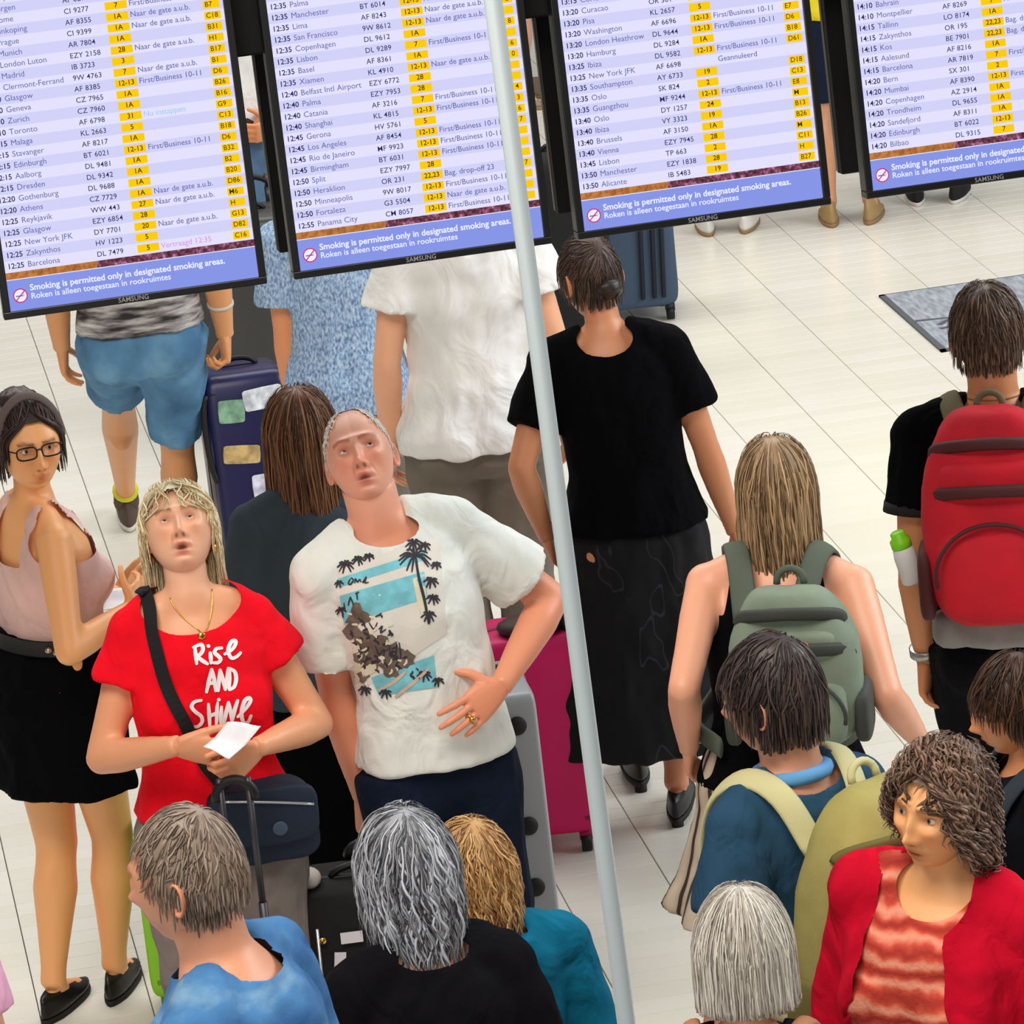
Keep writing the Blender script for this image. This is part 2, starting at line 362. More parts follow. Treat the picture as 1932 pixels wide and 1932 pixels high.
ROWS = [
 [('12:25', 'Barcelona', 'DL 7479', '5', 'Vertraagd 12:35', 'C16'), ('12:25', 'Zakynthos', 'HV 1223', '5', '', 'D82'), ('12:25', 'New York JFK', 'DY 7701', '20', N_, 'G13'), ('12:25', 'Glasgow', 'EZY 6854', '28', '', 'H'),
  ('12:25', 'Reykjavik', 'WW 443', '27', N_, 'M6'), ('12:20', 'Athens', 'CZ 7729', '1A', N_, 'D86'), ('12:20', 'Gothenburg', 'DL 9688', '1A', '', 'B20'), ('12:15', 'Dresden', 'DL 9342', '1A', '', 'B2'),
  ('12:15', 'Aalborg', 'DL 9481', '1A', '', 'B32'), ('12:15', 'Edinburgh', 'BT 6021', '12-13', F_, 'D6'), ('12:15', 'Stavanger', 'AF 8217', '1A', '', 'B18'), ('12:15', 'Malaga', 'KL 2663', '5', '', 'C13'),
  ('12:10', 'Toronto', 'AF 6798', '31', 'Nu instappen', 'G9'), ('12:10', 'Zurich', 'CZ 7960', '1A', '', 'B16'), ('12:10', 'Geneva', 'CZ 7965', '1A', '', 'B26'), ('12:10', 'Glasgow', 'AF 8385', '12-13', F_, 'D6'),
  ('12:10', 'Clermont-Ferrand', '9W 4763', '7', N_, 'B1'), ('12:10', 'Madrid', 'IB 3723', '3', '', 'B17'), ('12:10', 'London Luton', 'EZY 2158', '28', N_, 'H1'), ('12:05', 'Munich', 'AR 7804', '1A', '', 'B31'),
  ('12:05', 'Prague', 'CI 9399', '1A', N_, 'C18'), ('12:05', 'Linkoping', 'AF 8355', '1A', N_, 'B7'), ('12:05', 'Rome', 'CI 9277', '7', F_, 'C10'), ('12:05', 'Bergen', 'AF 8293', '1A', N_, ''), ('12:05', 'Vaxjo', '', '', '', '')],
 [('12:55', 'Panama City', 'CM 8057', '12-13', F_, ' '), ('12:50', 'Fortaleza', 'G3 5504', '12-13', N_, ' '), ('12:50', 'Minneapolis', '9W 8017', '12-13', F_, ' '), ('12:50', 'Heraklion', 'OR 231', '22,23', B_, '    7'),
  ('12:50', 'Split', 'EZY 7997', '28', '', ' '), ('12:45', 'Birmingham', 'BT 6031', '12-13', F_, ' '), ('12:45', 'Rio de Janeiro', 'MF 9923', '12-13', F_, ' '), ('12:45', 'Los Angeles', 'AF 8454', '12-13', F_, '    7'),
  ('12:45', 'Gerona', 'HV 5761', '5', '', '    6'), ('12:40', 'Shanghai', 'KL 4815', '12-13', F_, '    3'), ('12:40', 'Catania', 'AF 3216', '7', F_, '    4'), ('12:40', 'Palma', 'EZY 7953', '28', '', ' '),
  ('12:40', 'Belfast Intl Airport', 'EZY 6772', '28', '', ' '), ('12:35', 'Xiamen', 'KL 4910', '12-13', N_, '    0'), ('12:35', 'Basel', 'AF 8361', '1A', '', '    6'), ('12:35', 'Lisbon', 'DL 9289', '7', F_, ' '),
  ('12:35', 'Copenhagen', 'DL 9612', '1A', '', '    8'), ('12:35', 'San Francisco', '9W 8612', '12-13', N_, ' '), ('12:35', 'Lima', 'AF 8243', '12-13', N_, '    8'), ('12:35', 'Manchester', 'BT 6014', '12-13', F_, ''),
  ('12:35', 'Palma', 'CND 115', '', '', ''), ('12:35', 'Olbia', '', '', '', '')],
 [('13:50', 'Alicante', 'IB 5483', '19', '', 'B27'), ('13:50', 'Manchester', 'EZY 1838', '28', '', 'H'), ('13:45', 'Lisbon', 'TP 663', '2', '', 'C11'), ('13:40', 'Vienna', 'EZY 7945', '28', '', 'M'),
  ('13:40', 'Brussels', 'AF 3150', '1A', '', 'B26'), ('13:40', 'Ibiza', 'VY 3323', '19', '', 'B13'), ('13:40', 'Oslo', 'DY 1257', '24', '', 'M'), ('13:35', 'Guangzhou', 'MF 9244', '12-13', F_, 'E8'),
  ('13:35', 'Oslo', 'SK 824', '2', '', 'C13'), ('13:35', 'Southampton', 'AY 6733', '19', '', 'D18'), ('13:25', 'New York JFK', 'AF 6698', '', 'Geannuleerd', ''), ('13:25', 'Ibiza', 'DL 9582', '12-13', F_, 'D61'),
  ('13:20', 'Hamburg', 'DL 9284', '1A', '', 'B18'), ('13:20', 'London Heathrow', 'DL 9644', '12-13', F_, 'D6'), ('13:20', 'Washington', 'AF 6696', '12-13', F_, 'E7'), ('13:20', 'Pisa', 'KL 2657', '5', '', 'C14'),
  ('13:20', 'Curacao', 'OR 361', '22,23', 'Bag. drop-off', ''), ('13:15', 'Corfu', '', '', '', '')],
 [('14:20', 'Bilbao', 'DL 9315', '7', '', ''), ('14:20', 'Edinburgh', 'BT 6022', '12-13', '', ''), ('14:20', 'Sandefjord', 'AF 8311', '1A', '', ''), ('14:20', 'Trondheim', 'DL 9655', '1A', '', ''),
  ('14:20', 'Copenhagen', 'AZ 2914', '1A', '', ''), ('14:20', 'Mumbai', 'AF 8390', '12-13', F_, ''), ('14:20', 'Bern', 'SX 301', '2', '', ''), ('14:15', 'Barcelona', 'AR 7819', '7', F_, ''),
  ('14:15', 'Aalesund', 'AF 8216', '1A', '', ''), ('14:15', 'Kos', 'BE 7901', '22,23', B_, ''), ('14:15', 'Zakynthos', 'OR 195', '22,23', B_, ''), ('14:15', 'Tallinn', 'LO 8174', '1A', '', ''),
  ('14:10', 'Montpellier', 'AF 8269', '7', F_, ''), ('14:10', 'Bahrain', 'DL 7337', '', '', ''), ('14:10', 'Verona', '', '', '', '')]]
SW, SBEZ, SH = 0.549, 0.0155, 0.955                    # outer width, bezel, outer height of one screen
IW = SW-2*SBEZ; SY = 9.05; TILT = D(7)
def quad(mb, x0, x1, z0, z1, y): mb.add([(x0, y, z0), (x1, y, z0), (x1, y, z1), (x0, y, z1)], [(0, 1, 2, 3)])
def txt(mb, s, x, z, size, y, bold=0.0, align='LEFT', spacing=1.0):
    if not s.strip(): return
    V, F = text_geo(s, size, bold, align, 0, spacing)
    if len(V): mb.add(np.stack([V[:, 0]*IW+x*IW, np.full(len(V), y), V[:, 1]*IW+z*IW], 1), F)
def screen(n, x, label):
    t = thing('departure_screen', label, 'screen', (x, SY, 2.203), 0, 'departure screens facing the gallery'); t.rotation_euler = (-TILT, 0, 0)
    mb = MB(); b = SBEZ                                # bezel frame: four bars, the lower one a little proud
    mb.box((SW/2, 0.02, b/2), (SW, 0.05, b)); mb.box((SW/2, 0.02, SH-b/2), (SW, 0.05, b)); mb.box((b/2, 0.02, SH/2), (b, 0.05, SH-2*b)); mb.box((SW-b/2, 0.02, SH/2), (b, 0.05, SH-2*b))
    mb.build('bezel', M_CASE, t, smooth=False, bevel=0.002)
    mb = MB(); mb.box((SW/2, 0.035, SH/2), (SW-0.01, 0.03, SH-0.01)); mb.build('housing', M_CASE2, t, smooth=False)
    Z0 = b; X0 = b
    p = obj('panel', [(X0, 0.004, Z0), (X0+IW, 0.004, Z0), (X0+IW, 0.004, SH-b), (X0, 0.004, SH-b)], [(0, 1, 2, 3)], E_LIGHT, t, smooth=False)
    def part(name, m, fill):
        q = MB(); fill(q)
        if q.n:
            V = q.verts()+np.array([X0, 0, Z0]); tag(obj(name, V, q.F, m, p, smooth=False), kind='stuff' if len(q.V) > 1 else None)
    rows = ROWS[n]; pitch, base = 0.0441, 0.178
    zz = [base+pitch*i for i in range(len(rows))]
    def dark(q):
        for i in range(1, 32, 2):
            if (base+pitch*(i+.5))*IW < SH-2*b: quad(q, 0, IW, (base+pitch*(i-.5))*IW, (base+pitch*(i+.5))*IW, 0.0037)
    part('row_band', E_DARK, dark)
    def col(k, xx, size, bold, y=0.0025, align='LEFT', sel=None, sp=1.0):
        def f(q):
            for r, z in zip(rows, zz):
                if r[k] and (sel is None or sel(r)): txt(q, r[k], xx, z, size, y, bold, align, sp)
        return f
    part('departure_times', E_NAVY, col(0, 0.012, 0.0305, 0.016))
    part('destinations', E_BLUE, col(1, 0.092, 0.0325, 0.0))
    part('flight_numbers', E_NAVY, col(2, 0.37, 0.0295, 0.005, sp=1.04))
    def yc(q):
        for r, z in zip(rows, zz):
            if r[3]: quad(q, 0.533*IW, 0.621*IW, (z-0.016)*IW, (z+0.0155)*IW, 0.0033)
            if r[5]: quad(q, 0.92*IW, 0.986*IW, (z-0.016)*IW, (z+0.0155)*IW, 0.0033)
    part('yellow_cells', E_YEL, yc)
    part('desk_numbers', E_BLACK, col(3, 0.577, 0.0285, 0.012, 0.0022, 'CENTER'))
    part('gate_numbers', E_BLACK, col(5, 0.926, 0.0285, 0.005, 0.0022))
    sp_ = ('Vertraagd 12:35', 'Nu instappen')
    part('remarks', E_BLUE, col(4, 0.628, 0.0315, 0.003, sel=lambda r: r[4] not in sp_))
    part('delay_remark', E_PINK, col(4, 0.628, 0.0315, 0.003, sel=lambda r: r[4] == sp_[0]))
    part('boarding_remark', E_CYAN, col(4, 0.628, 0.0315, 0.003, sel=lambda r: r[4] == sp_[1]))
    part('photo_strip', E_STRIP, lambda q: quad(q, 0, IW, 0.1245*IW, 0.1535*IW, 0.0030))
    part('banner', E_BAN, lambda q: quad(q, 0, IW, 0, 0.1245*IW, 0.0030))
    part('banner_line', E_WHITE, lambda q: (quad(q, 0, IW, 0.123*IW, 0.126*IW, 0.0026), txt(q, 'Smoking is permitted only in designated smoking areas.', 0.088, 0.084, 0.0352, 0.0018, 0.022), txt(q, 'Roken is alleen toegestaan in rookruimtes', 0.088, 0.050, 0.0330, 0.0018, 0.012)))
    def icon(q, r0, r1):
        a = np.linspace(0, 2*PI, 33)[:-1]; c = (0.047*IW, 0.058*IW); k = 32
        V = [(c[0]+r1*IW*math.cos(t_), 0.0022, c[1]+r1*IW*math.sin(t_)) for t_ in a]+[(c[0]+r0*IW*math.cos(t_), 0.0022, c[1]+r0*IW*math.sin(t_)) for t_ in a]
        q.add(V, [(i, (i+1) % k, k+(i+1) % k, k+i) for i in range(k)])
    part('icon_disc', E_WHITE, lambda q: q.add([((0.047+0.027*math.cos(t_))*IW, 0.0025, (0.058+0.027*math.sin(t_))*IW) for t_ in np.linspace(0, 2*PI, 25)[:-1]], [tuple(range(24))]))
    def ring(q):
        icon(q, 0.0245, 0.029)
        d = np.array([0.7, 0.7])*0.025; e = np.array([-0.7, 0.7])*0.0022; c = np.array([0.047, 0.058])
        q.add([((c+s*d+w*e)[0]*IW, 0.0014, (c+s*d+w*e)[1]*IW) for s, w in ((-1, -1), (1, -1), (1, 1), (-1, 1))], [(0, 1, 2, 3)])
    part('prohibition_ring', E_RED, ring)
    def cig(q):
        quad(q, 0.029*IW, 0.057*IW, 0.055*IW, 0.0595*IW, 0.0018); quad(q, 0.0585*IW, 0.0615*IW, 0.055*IW, 0.0595*IW, 0.0018)
        quad(q, 0.060*IW, 0.0615*IW, 0.061*IW, 0.068*IW, 0.0018); quad(q, 0.055*IW, 0.0565*IW, 0.061*IW, 0.065*IW, 0.0018)
    part('cigarette', E_BLUE, cig)
    q = MB(); V, F = text_geo('SAMSUNG', 0.0135, 0.006, 'CENTER', 0, 1.05); q.add(np.stack([V[:, 0]+SW/2-0.005, np.full(len(V), -0.0056), V[:, 1]+b/2], 1), F); q.build('lettering', M_LOGO, t, smooth=False)
    return t
XS = [0.414, 1.020, 1.625, 2.252]
SL = ['departure screen showing 12:05 to 12:25 flights such as Barcelona, above the denim shorts', 'departure screen showing 12:35 to 12:55 flights, partly covered by the pale pole',
      'departure screen showing 13:15 to 13:50 flights with one row marked Geannuleerd', 'departure screen showing 14:10 to 14:20 flights such as Bilbao, rightmost of the row']
for i in range(4): screen(i, XS[i], SL[i])
BL = ['matt black screen facing away, back to back with the 12:25 Barcelona screen', 'matt black screen facing away, back to back with the 12:55 Panama City screen',
      'matt black screen facing away, back to back with the 13:50 Alicante screen', 'matt black screen facing away, back to back with the 14:20 Bilbao screen']
for i in range(4):                                      # the same screens seen from behind, one set back from each front screen
    t = thing('departure_screen', BL[i], 'screen', (XS[i]-0.002, SY+0.195, 2.215), 0, 'departure screens facing the far side'); t.rotation_euler = (-TILT, 0, 0)
    mb = MB(); mb.box((SW/2, 0.02, SH/2), (SW, 0.045, SH)); mb.build('housing', M_CASE2, t, smooth=False, bevel=0.003)
    mb = MB(); mb.box((-0.0008, 0.035, SH/2), (0.0016, 0.016, SH-0.01)); mb.build('rim', M_RIM, t, smooth=False)
    mb = MB(); mb.box((SW/2, 0.0435, SH/2), (IW, 0.002, SH-2*SBEZ)); mb.build('panel', M_CASE, t, smooth=False)
    for z in (0.25, 0.6): mb = MB(); mb.box((SW/2, -0.04, z), (0.2, 0.07, 0.06)); mb.build('bracket', M_CASE2, t, smooth=False)
t = thing('mounting_beam', 'black horizontal beam carrying the departure screens between their backs', 'beam', (0, SY+0.178, 2.65)); t.rotation_euler = (-TILT, 0, 0)
mb = MB(); mb.box((1.6, 0, 0.16), (4.0, 0.07, 0.32)); mb.build('beam', M_CASE2, t, smooth=False, bevel=0.004)
for x in (0.15, 3.3):
    mb = MB(); mb.box((x, 0, 1.6), (0.06, 0.06, 2.6)); mb.build('hanger', M_CASE2, t, smooth=False)

# ------------------------------------------------------------------ pale pole close to the camera
DP = 5.2
pa, pb = at_depth(930, 0, DP), at_depth(1182, 1932, DP); dv = (pa-pb)/(pa[2]-pb[2])
foot, top = pb+dv*(0-pb[2]), pb+dv*(8.0-pb[2])
t = thing('pole', 'thin pale blue-white pole standing in front of the second screen', 'pole', foot)
n = np.array([0, 0, 0.0]); mb = MB(); mb.tube([n, (top-foot)*0.5, top-foot], 0.0108, 20); mb.build('shaft', mat('pole_paint', (232, 246, 249), rough=0.35), t)
mb = MB(); mb.loft([np.array([(r*math.cos(a), r*math.sin(a), z) for a in np.linspace(0, 2*PI, 24, endpoint=False)]) for r, z in ((0.05, 0), (0.05, 0.01), (0.03, 0.02), (0.016, 0.025))]); mb.build('foot_plate', M_RIM, t)
# ------------------------------------------------------------------ people: one skinned surface per body, clothes as their own shells
def ss(x, a, b):
    t = np.clip((x-a)/(b-a), 0, 1); return t*t*(3-2*t)
def G(x, z, cx, cz, sx, sz): return np.exp(-((x-cx)/sx)**2-((z-cz)/sz)**2)
def head_shape(d, fem=0.0, off=0.0, full=1.0, mouth=0.0, face=True, feat=1.0):
    """unit directions -> head surface (front -Y, centre half way between chin and crown), metres"""
    dx, dy, dz = d[:, 0], d[:, 1], d[:, 2]
    h = np.sqrt(dx*dx+dy*dy)+1e-9; ux, uy = dx/h, dy/h
    hr = np.where(dz >= 0, h**0.92, h**0.62)
    z = np.where(dz >= 0, 0.117*dz, 0.113*dz)
    fr = np.maximum(-uy, 0)
    sq = 1+0.06*np.abs(ux*uy)*2*(uy < 0)
    low = np.clip(-z/0.113, 0, 1)
    x = 0.0755*full*hr*ux*sq*(1-(0.26+0.06*fem)*low**1.4)
    y = 0.096*hr*uy*sq
    y = np.where(uy > 0, y*(1-0.5*ss(-z, 0.01, 0.10)), y*(1-0.10*low))
    y = y+0.012*ss(z, 0.0, 0.1)*(uy < 0)*fr          # forehead slopes back
    if face:
        a = fr > 0.05; w = ss(fr, 0.05, 0.35)
        f = 0
        ax = np.abs(x)
        f = f+0.024*G(x, z, 0, -0.044, 0.0105, 0.0115)+0.0165*G(x, z, 0, -0.020, 0.0080, 0.023)+0.009*G(ax, z, 0.0125, -0.047, 0.0058, 0.0062)
        f = f-0.0145*G(ax, z, 0.030, -0.002, 0.0165, 0.0115)+0.0065*G(ax, z, 0.026, 0.021, 0.021, 0.008)+0.004*G(x, z, 0, 0.022, 0.012, 0.01)
        f = f+0.0075*G(ax, z, 0.042, -0.026, 0.018, 0.014)-0.0045*G(ax, z, 0.040, -0.062, 0.013, 0.022)-0.0022*G(ax-0.016-(-z-.05)*.45, z, 0.006, -0.058, 0.003, 0.015)
        f = f+0.0085*G(x, z, 0, -0.070, 0.023, 0.013)+0.0050*G(x, z, 0, -0.0670, 0.016, 0.0042)-0.0022*G(x, z, 0, -0.058, 0.004, 0.006)+0.0060*G(x, z, 0, -0.0815-mouth*0.5, 0.0155, 0.0052)
        f = f-(0.0055+mouth*0.6)*G(x, z, 0, -0.0742-mouth*0.15, 0.020, 0.0022+mouth*0.30)+0.0125*G(x, z, 0, -0.104, 0.019, 0.013)
        f = f-0.0045*G(x, z, 0, -0.091, 0.018, 0.0055)
        y = y-f*w*feat
    P = np.stack([x, y, z], 1)
    if off:
        P = P+off*unit_rows(P)
    return P
def unit_rows(P): return P/(np.linalg.norm(P, axis=1, keepdims=True)+1e-9)
def sphere_dirs(n, m):
    out = []
    for i in range(m+1):
        th = PI*i/m
        for j in range(n):
            t = -PI+2*PI*j/n; ph = t-0.42*math.sin(t)
            out.append((math.sin(th)*math.sin(ph), -math.sin(th)*math.cos(ph), math.cos(th)))
    F = []
    for i in range(m):
        for j in range(n):
            a, b = i*n+j, i*n+(j+1) % n; F.append((a, a+n, b+n, b))
    return np.array(out), F
def head_geo(fem, hi, mouth, full, lip, brow, ruddy=0.15, stubble=None, feat=1.0):
    d, F = sphere_dirs(*((132, 104) if hi else (72, 60)))
    V = head_shape(d, fem, 0, full, mouth, True, feat)
    x, z = V[:, 0], V[:, 2]; ax = np.abs(x); front = ss(-d[:, 1], 0.15, 0.4)
    C = np.ones((len(V), 3))
    def mixc(col, w):
        C[:] = C*(1-w[:, None])+np.array(col)*w[:, None]
    mixc((1.0, 0.80, 0.74), ruddy*2.0*front*np.clip(G(ax, z, 0.036, -0.035, 0.02, 0.02)+G(x, z, 0, -0.045, 0.016, 0.013), 0, 1))
    mixc(lip, 0.92*front*np.clip(G(x, z, 0, -0.068, 0.019, 0.0048)+G(x, z, 0, -0.0805-mouth*0.5, 0.016, 0.0052), 0, 1))
    if mouth: mixc((0.16, 0.06, 0.06), front*np.clip(1.5*G(x, z, 0, -0.0740-mouth*0.15, 0.014, 0.0012+mouth*0.42), 0, 1))
    else: mixc((0.45, 0.25, 0.22), front*0.7*G(x, z, 0, -0.0740, 0.020, 0.0016))
    if brow is not None:
        zb = 0.0170+0.20*(np.minimum(ax, .036)-.012)-.30*np.maximum(0, ax-.036)
        mixc(brow, 0.85*front*((ax > 0.010) & (ax < 0.052))*np.exp(-((z-zb)/0.0042)**2))
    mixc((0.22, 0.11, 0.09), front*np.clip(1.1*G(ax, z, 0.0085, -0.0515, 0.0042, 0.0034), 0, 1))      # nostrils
    mixc((0.52, 0.33, 0.28), front*0.65*G(ax, z, 0.030, 0.002, 0.018, 0.009)); mixc((0.70, 0.48, 0.42), front*0.55*np.clip(G(ax, z, 0.020, -0.056, 0.0035, 0.013)+G(x, z, 0, -0.090, 0.014, 0.004), 0, 1))  # shade of eye sockets and face creases painted into the skin colour
    if stubble is not None: mixc(stubble, 0.5*front*ss(-z, 0.05, 0.075)*(1-G(x, z, 0, -0.075, 0.02, 0.012)))
    return V, F, C
def ear_geo(mb, side, c=(1, 0.93, 0.9)):
    prof = []
    n = 18
    out = []
    for q, s in ((-0.010, 0.55), (-0.002, 0.9), (0.004, 1.0), (0.007, 0.96), (0.006, 0.84), (0.000, 0.62), (-0.003, 0.3)):
        ring = []
        for j in range(n):
            a = 2*PI*j/n; yy = 0.0165*s*math.cos(a)*(1+0.15*math.sin(a)); zz = 0.030*s*math.sin(a)-0.004*abs(math.cos(a))
            ring.append((q+0.002, yy, zz))
        out.append(np.array(ring))
    R = Rz(side*D(-28)) if side > 0 else Rz(D(28))
    rings = []
    for r in out:
        p = r.copy(); p[:, 0] *= side; p = p @ Rz(-side*D(25)).T
        rings.append(p+np.array([side*0.0745, 0.014, -0.012]))
    mb.loft(rings, True, c)

TORSO_M = [(.78, .10, .09, .005), (.84, .160, .115, .012), (.92, .172, .124, .012), (1.0, .160, .114, .0), (1.08, .150, .106, -.006), (1.18, .154, .110, -.006), (1.28, .166, .121, -.006), (1.36, .166, .118, .0), (1.42, .140, .096, .010), (1.46, .096, .072, .015), (1.50, .060, .060, .010)]
TORSO_F = [(.78, .10, .09, .005), (.84, .168, .118, .018), (.92, .176, .126, .020), (1.0, .150, .108, .005), (1.08, .130, .096, -.002), (1.18, .136, .100, -.004), (1.27, .148, .108, -.005), (1.36, .148, .104, .0), (1.42, .122, .084, .010), (1.455, .080, .062, .014), (1.495, .050, .052, .010)]

class Person:
    def __init__(s, label, foot, h, face_yaw, fem=False, girth=1.0, hs=1.0, skin=(226, 172, 140), lean=0, side=0, twist=0, head=(0, 0, 0), shoulder=None, lleg=None, rleg=None, larm=None, rarm=None, lhand=None, rhand=None, hip=1.0, group=None, bust=1.0):
        """foot: ground point; face_yaw: 0 looks at the camera, 90 to the right of the picture, 180 away"""
        s.k = h/1.75; s.fem = fem; s.girth = girth; s.hs = hs; s.hip = hip; s.bust = bust
        phi = math.atan2(-foot[0], foot[1])+D(face_yaw)
        s.root = thing('person', label, 'person', (foot[0], foot[1], 0), phi, group)
        s.M = Rz(phi); s.O = np.array([foot[0], foot[1], 0.0])
        s.lean, s.side, s.twist = D(lean), D(side), D(twist)
        s.skin_rgb = skin; s.m_skin = mat('skin_%d_%d_%d' % skin, skin, rough=0.42, attr=True, spec=0.45, bump=(220, 0.05))
        k = s.k; sw = (shoulder if shoulder else (.158 if fem else .180))*k
        s.sho = {1: s.T((sw, .012*k, 1.405*k)), -1: s.T((-sw, .012*k, 1.405*k))}
        s.hipj = {1: np.array([.088*k, .01, .90*k]), -1: np.array([-.088*k, .01, .90*k])}
        s.neck0 = s.T((0, .012*k, 1.46*k)); s.piv = s.T((0, .006*k, 1.535*k))
        y, p, r = [D(a) for a in head]
        s.HR = Rz(s.twist*0.0+y) @ Ry(r) @ Rx(-p)
        s.hc = s.piv + s.HR @ np.array([0, -.022*k, .098*hs*(k if hs == 1 else 1)])
        s.HS = hs*(k**0.6)
        # legs
        s.ank = {}; s.knee = {}
        for sd, spec in ((1, lleg), (-1, rleg)):
            spec = spec or {}
            a = np.array(spec.get('at', (sd*.085*k, .02, .085*k)), float); s.ank[sd] = a
            s.knee[sd] = s.ik(s.hipj[sd], a, .43*k, .40*k, np.array(spec.get('hint', (sd*.1, -1, 0)), float))
        s.footyaw = {1: D((lleg or {}).get('yaw', 8)), -1: D((rleg or {}).get('yaw', -8))}
        s.footpitch = {1: D((lleg or {}).get('pitch', 0)), -1: D((rleg or {}).get('pitch', 0))}
        s.elb, s.wri, s.hd = {}, {}, {}
        for sd, spec, hand in ((1, larm, lhand), (-1, rarm, rhand)):
            spec = spec or {}
            w = spec.get('at'); w = s.sho[sd]+np.array([sd*.075, -.06, -.535])*k if w is None else np.array(w, float)
            s.elb[sd] = s.ik(s.sho[sd], w, .295*k, .262*k, np.array(spec.get('hint', (sd*.5, 1, -.2)), float))
            s.wri[sd] = s.elb[sd]+unit(w-s.elb[sd])*min(.262*k, np.linalg.norm(w-s.elb[sd])*1.0 if np.linalg.norm(w-s.elb[sd]) < .262*k else .262*k)
            s.hd[sd] = hand or {}
    def T(s, p):                                        # torso bend
        p = np.array(p, float); one = p.ndim == 1; p = np.atleast_2d(p); w = ss(p[:, 2]/s.k, 0.92, 1.40); out = []
        c = np.array([0, .01, .95*s.k])
        for q, a in zip(p, w): out.append(Rz(s.twist*a) @ Ry(s.side*a) @ Rx(s.lean*a) @ (q-c)+c)
        out = np.array(out); return out[0] if one else out
    @staticmethod
    def ik(a, b, l1, l2, hint):
        d = b-a; L = np.linalg.norm(d); L2 = min(L, (l1+l2)*0.9995); u = d/L
        x = (l1*l1-l2*l2+L2*L2)/(2*L2); hgt = math.sqrt(max(l1*l1-x*x, 0))
        n = unit(hint-u*np.dot(hint, u)); return a+u*x+n*hgt
    def local(s, px, py, dy=0.0):                       # point on a sight line, dy in front (-) or behind (+) of the person's own plane, in local axes
        n = unit(np.array([FW[0], FW[1], 0])); d = ray(px, py); t = (np.dot(s.O-CAM, n)+dy)/np.dot(d, n)
        return s.M.T @ (CAM+d*t-s.O)
    def world(s, p): return s.O+s.M @ np.array(p)
    def part(s, name, V, F, m, colors=None, smooth=True, parent=None): return obj(name, V, F, m, parent or s.root, colors, smooth)
    # ---- rings
    def torso_rings(s, inf=0.0, z0=.78, z1=1.50, flare=0.0, n=28, prof=None):
        prof = prof or (TORSO_F if s.fem else TORSO_M); k = s.k
        zs = [p[0] for p in prof]; rings = []; a = np.linspace(0, 2*PI, n, endpoint=False)
        lst = sorted({z0, z1, *[z for z in zs if z0 < z < z1]})
        for z in lst:
            rx, ry, cy = [np.interp(z, zs, [p[i] for p in prof]) for i in (1, 2, 3)]
            g = s.girth if z < 1.40 else 1+(s.girth-1)*0.5
            if z < 1.02: g = g*s.hip
            e = inf+flare*max(0, (1.15-z))
            rx, ry = rx*g*k+e, ry*g*k+e
            ca, sa = np.cos(a), np.sin(a); q = 0.88
            R = np.stack([rx*np.sign(ca)*np.abs(ca)**q, cy*k+ry*np.sign(sa)*np.abs(sa)**q, np.full(n, z*k)], 1)
            rings.append(s.T(R))
        return rings
    def limb(s, mb, a, b, rs, inf=0.0, t0=0.0, t1=1.0, flat=1.0, grow=0.0):
        ts = sorted({t0, t1, *[t for t, r in rs if t0 < t < t1]}); tt = [t for t, r in rs]; rr = [r for t, r in rs]
        pts = [a+(b-a)*t for t in ts]; mb.tube(pts, [np.interp(t, tt, rr)*s.k*math.sqrt(s.girth)+inf+grow*(t-t0)/(t1-t0) for t in ts], 14, flat=flat)
    UA = property(lambda s: [(0, .047), (.3, .046), (.7, .040), (1, .037)] if s.fem else [(0, .054), (.3, .052), (.7, .046), (1, .041)])
    FA = property(lambda s: [(0, .037), (.25, .040), (.6, .033), (.9, .025), (1, .0245)] if s.fem else [(0, .041), (.25, .046), (.6, .038), (.9, .029), (1, .028)])
    TH = property(lambda s: [(0, .092), (.25, .088), (.6, .070), (1, .056)])
    CA = property(lambda s: [(0, .054), (.15, .054), (.32, .060), (.6, .046), (.88, .034), (1, .036)])
    def trunk(s, mb, inf=0.0, z0=.78, z1=1.50, flare=0.0, shoulders=True):
        mb.loft(s.torso_rings(inf, z0, z1, flare))
        k = s.k
        if shoulders:
            for sd in (1, -1):
                c = s.T((sd*.05*k, .014*k, 1.455*k)); mb.tube([c, c*0.5+s.sho[sd]*0.5+np.array([0, 0, .008*k]), s.sho[sd]], [(.045*k)+inf, (.047*k)+inf, ((.047 if s.fem else .054)*k)+inf], 14)
                mb.ball(s.sho[sd], ((.049 if s.fem else .056)*k*math.sqrt(s.girth))+inf, 14, 10)
                a = s.T((sd*.10*k, .0, 1.30*k)); mb.tube([s.sho[sd]*0.75+a*0.25, a], [.05*k+inf*.5, .05*k+inf*.5], 12)
        if s.fem and z1 > 1.3 and s.bust:
            for sd in (1, -1): mb.ball(s.T((sd*.066*k*s.girth, -.070*k*s.girth, 1.245*k)), (.062*k*s.girth*s.bust+inf, .058*k*s.girth*s.bust+inf, .064*k*s.girth*s.bust+inf), 16, 12)
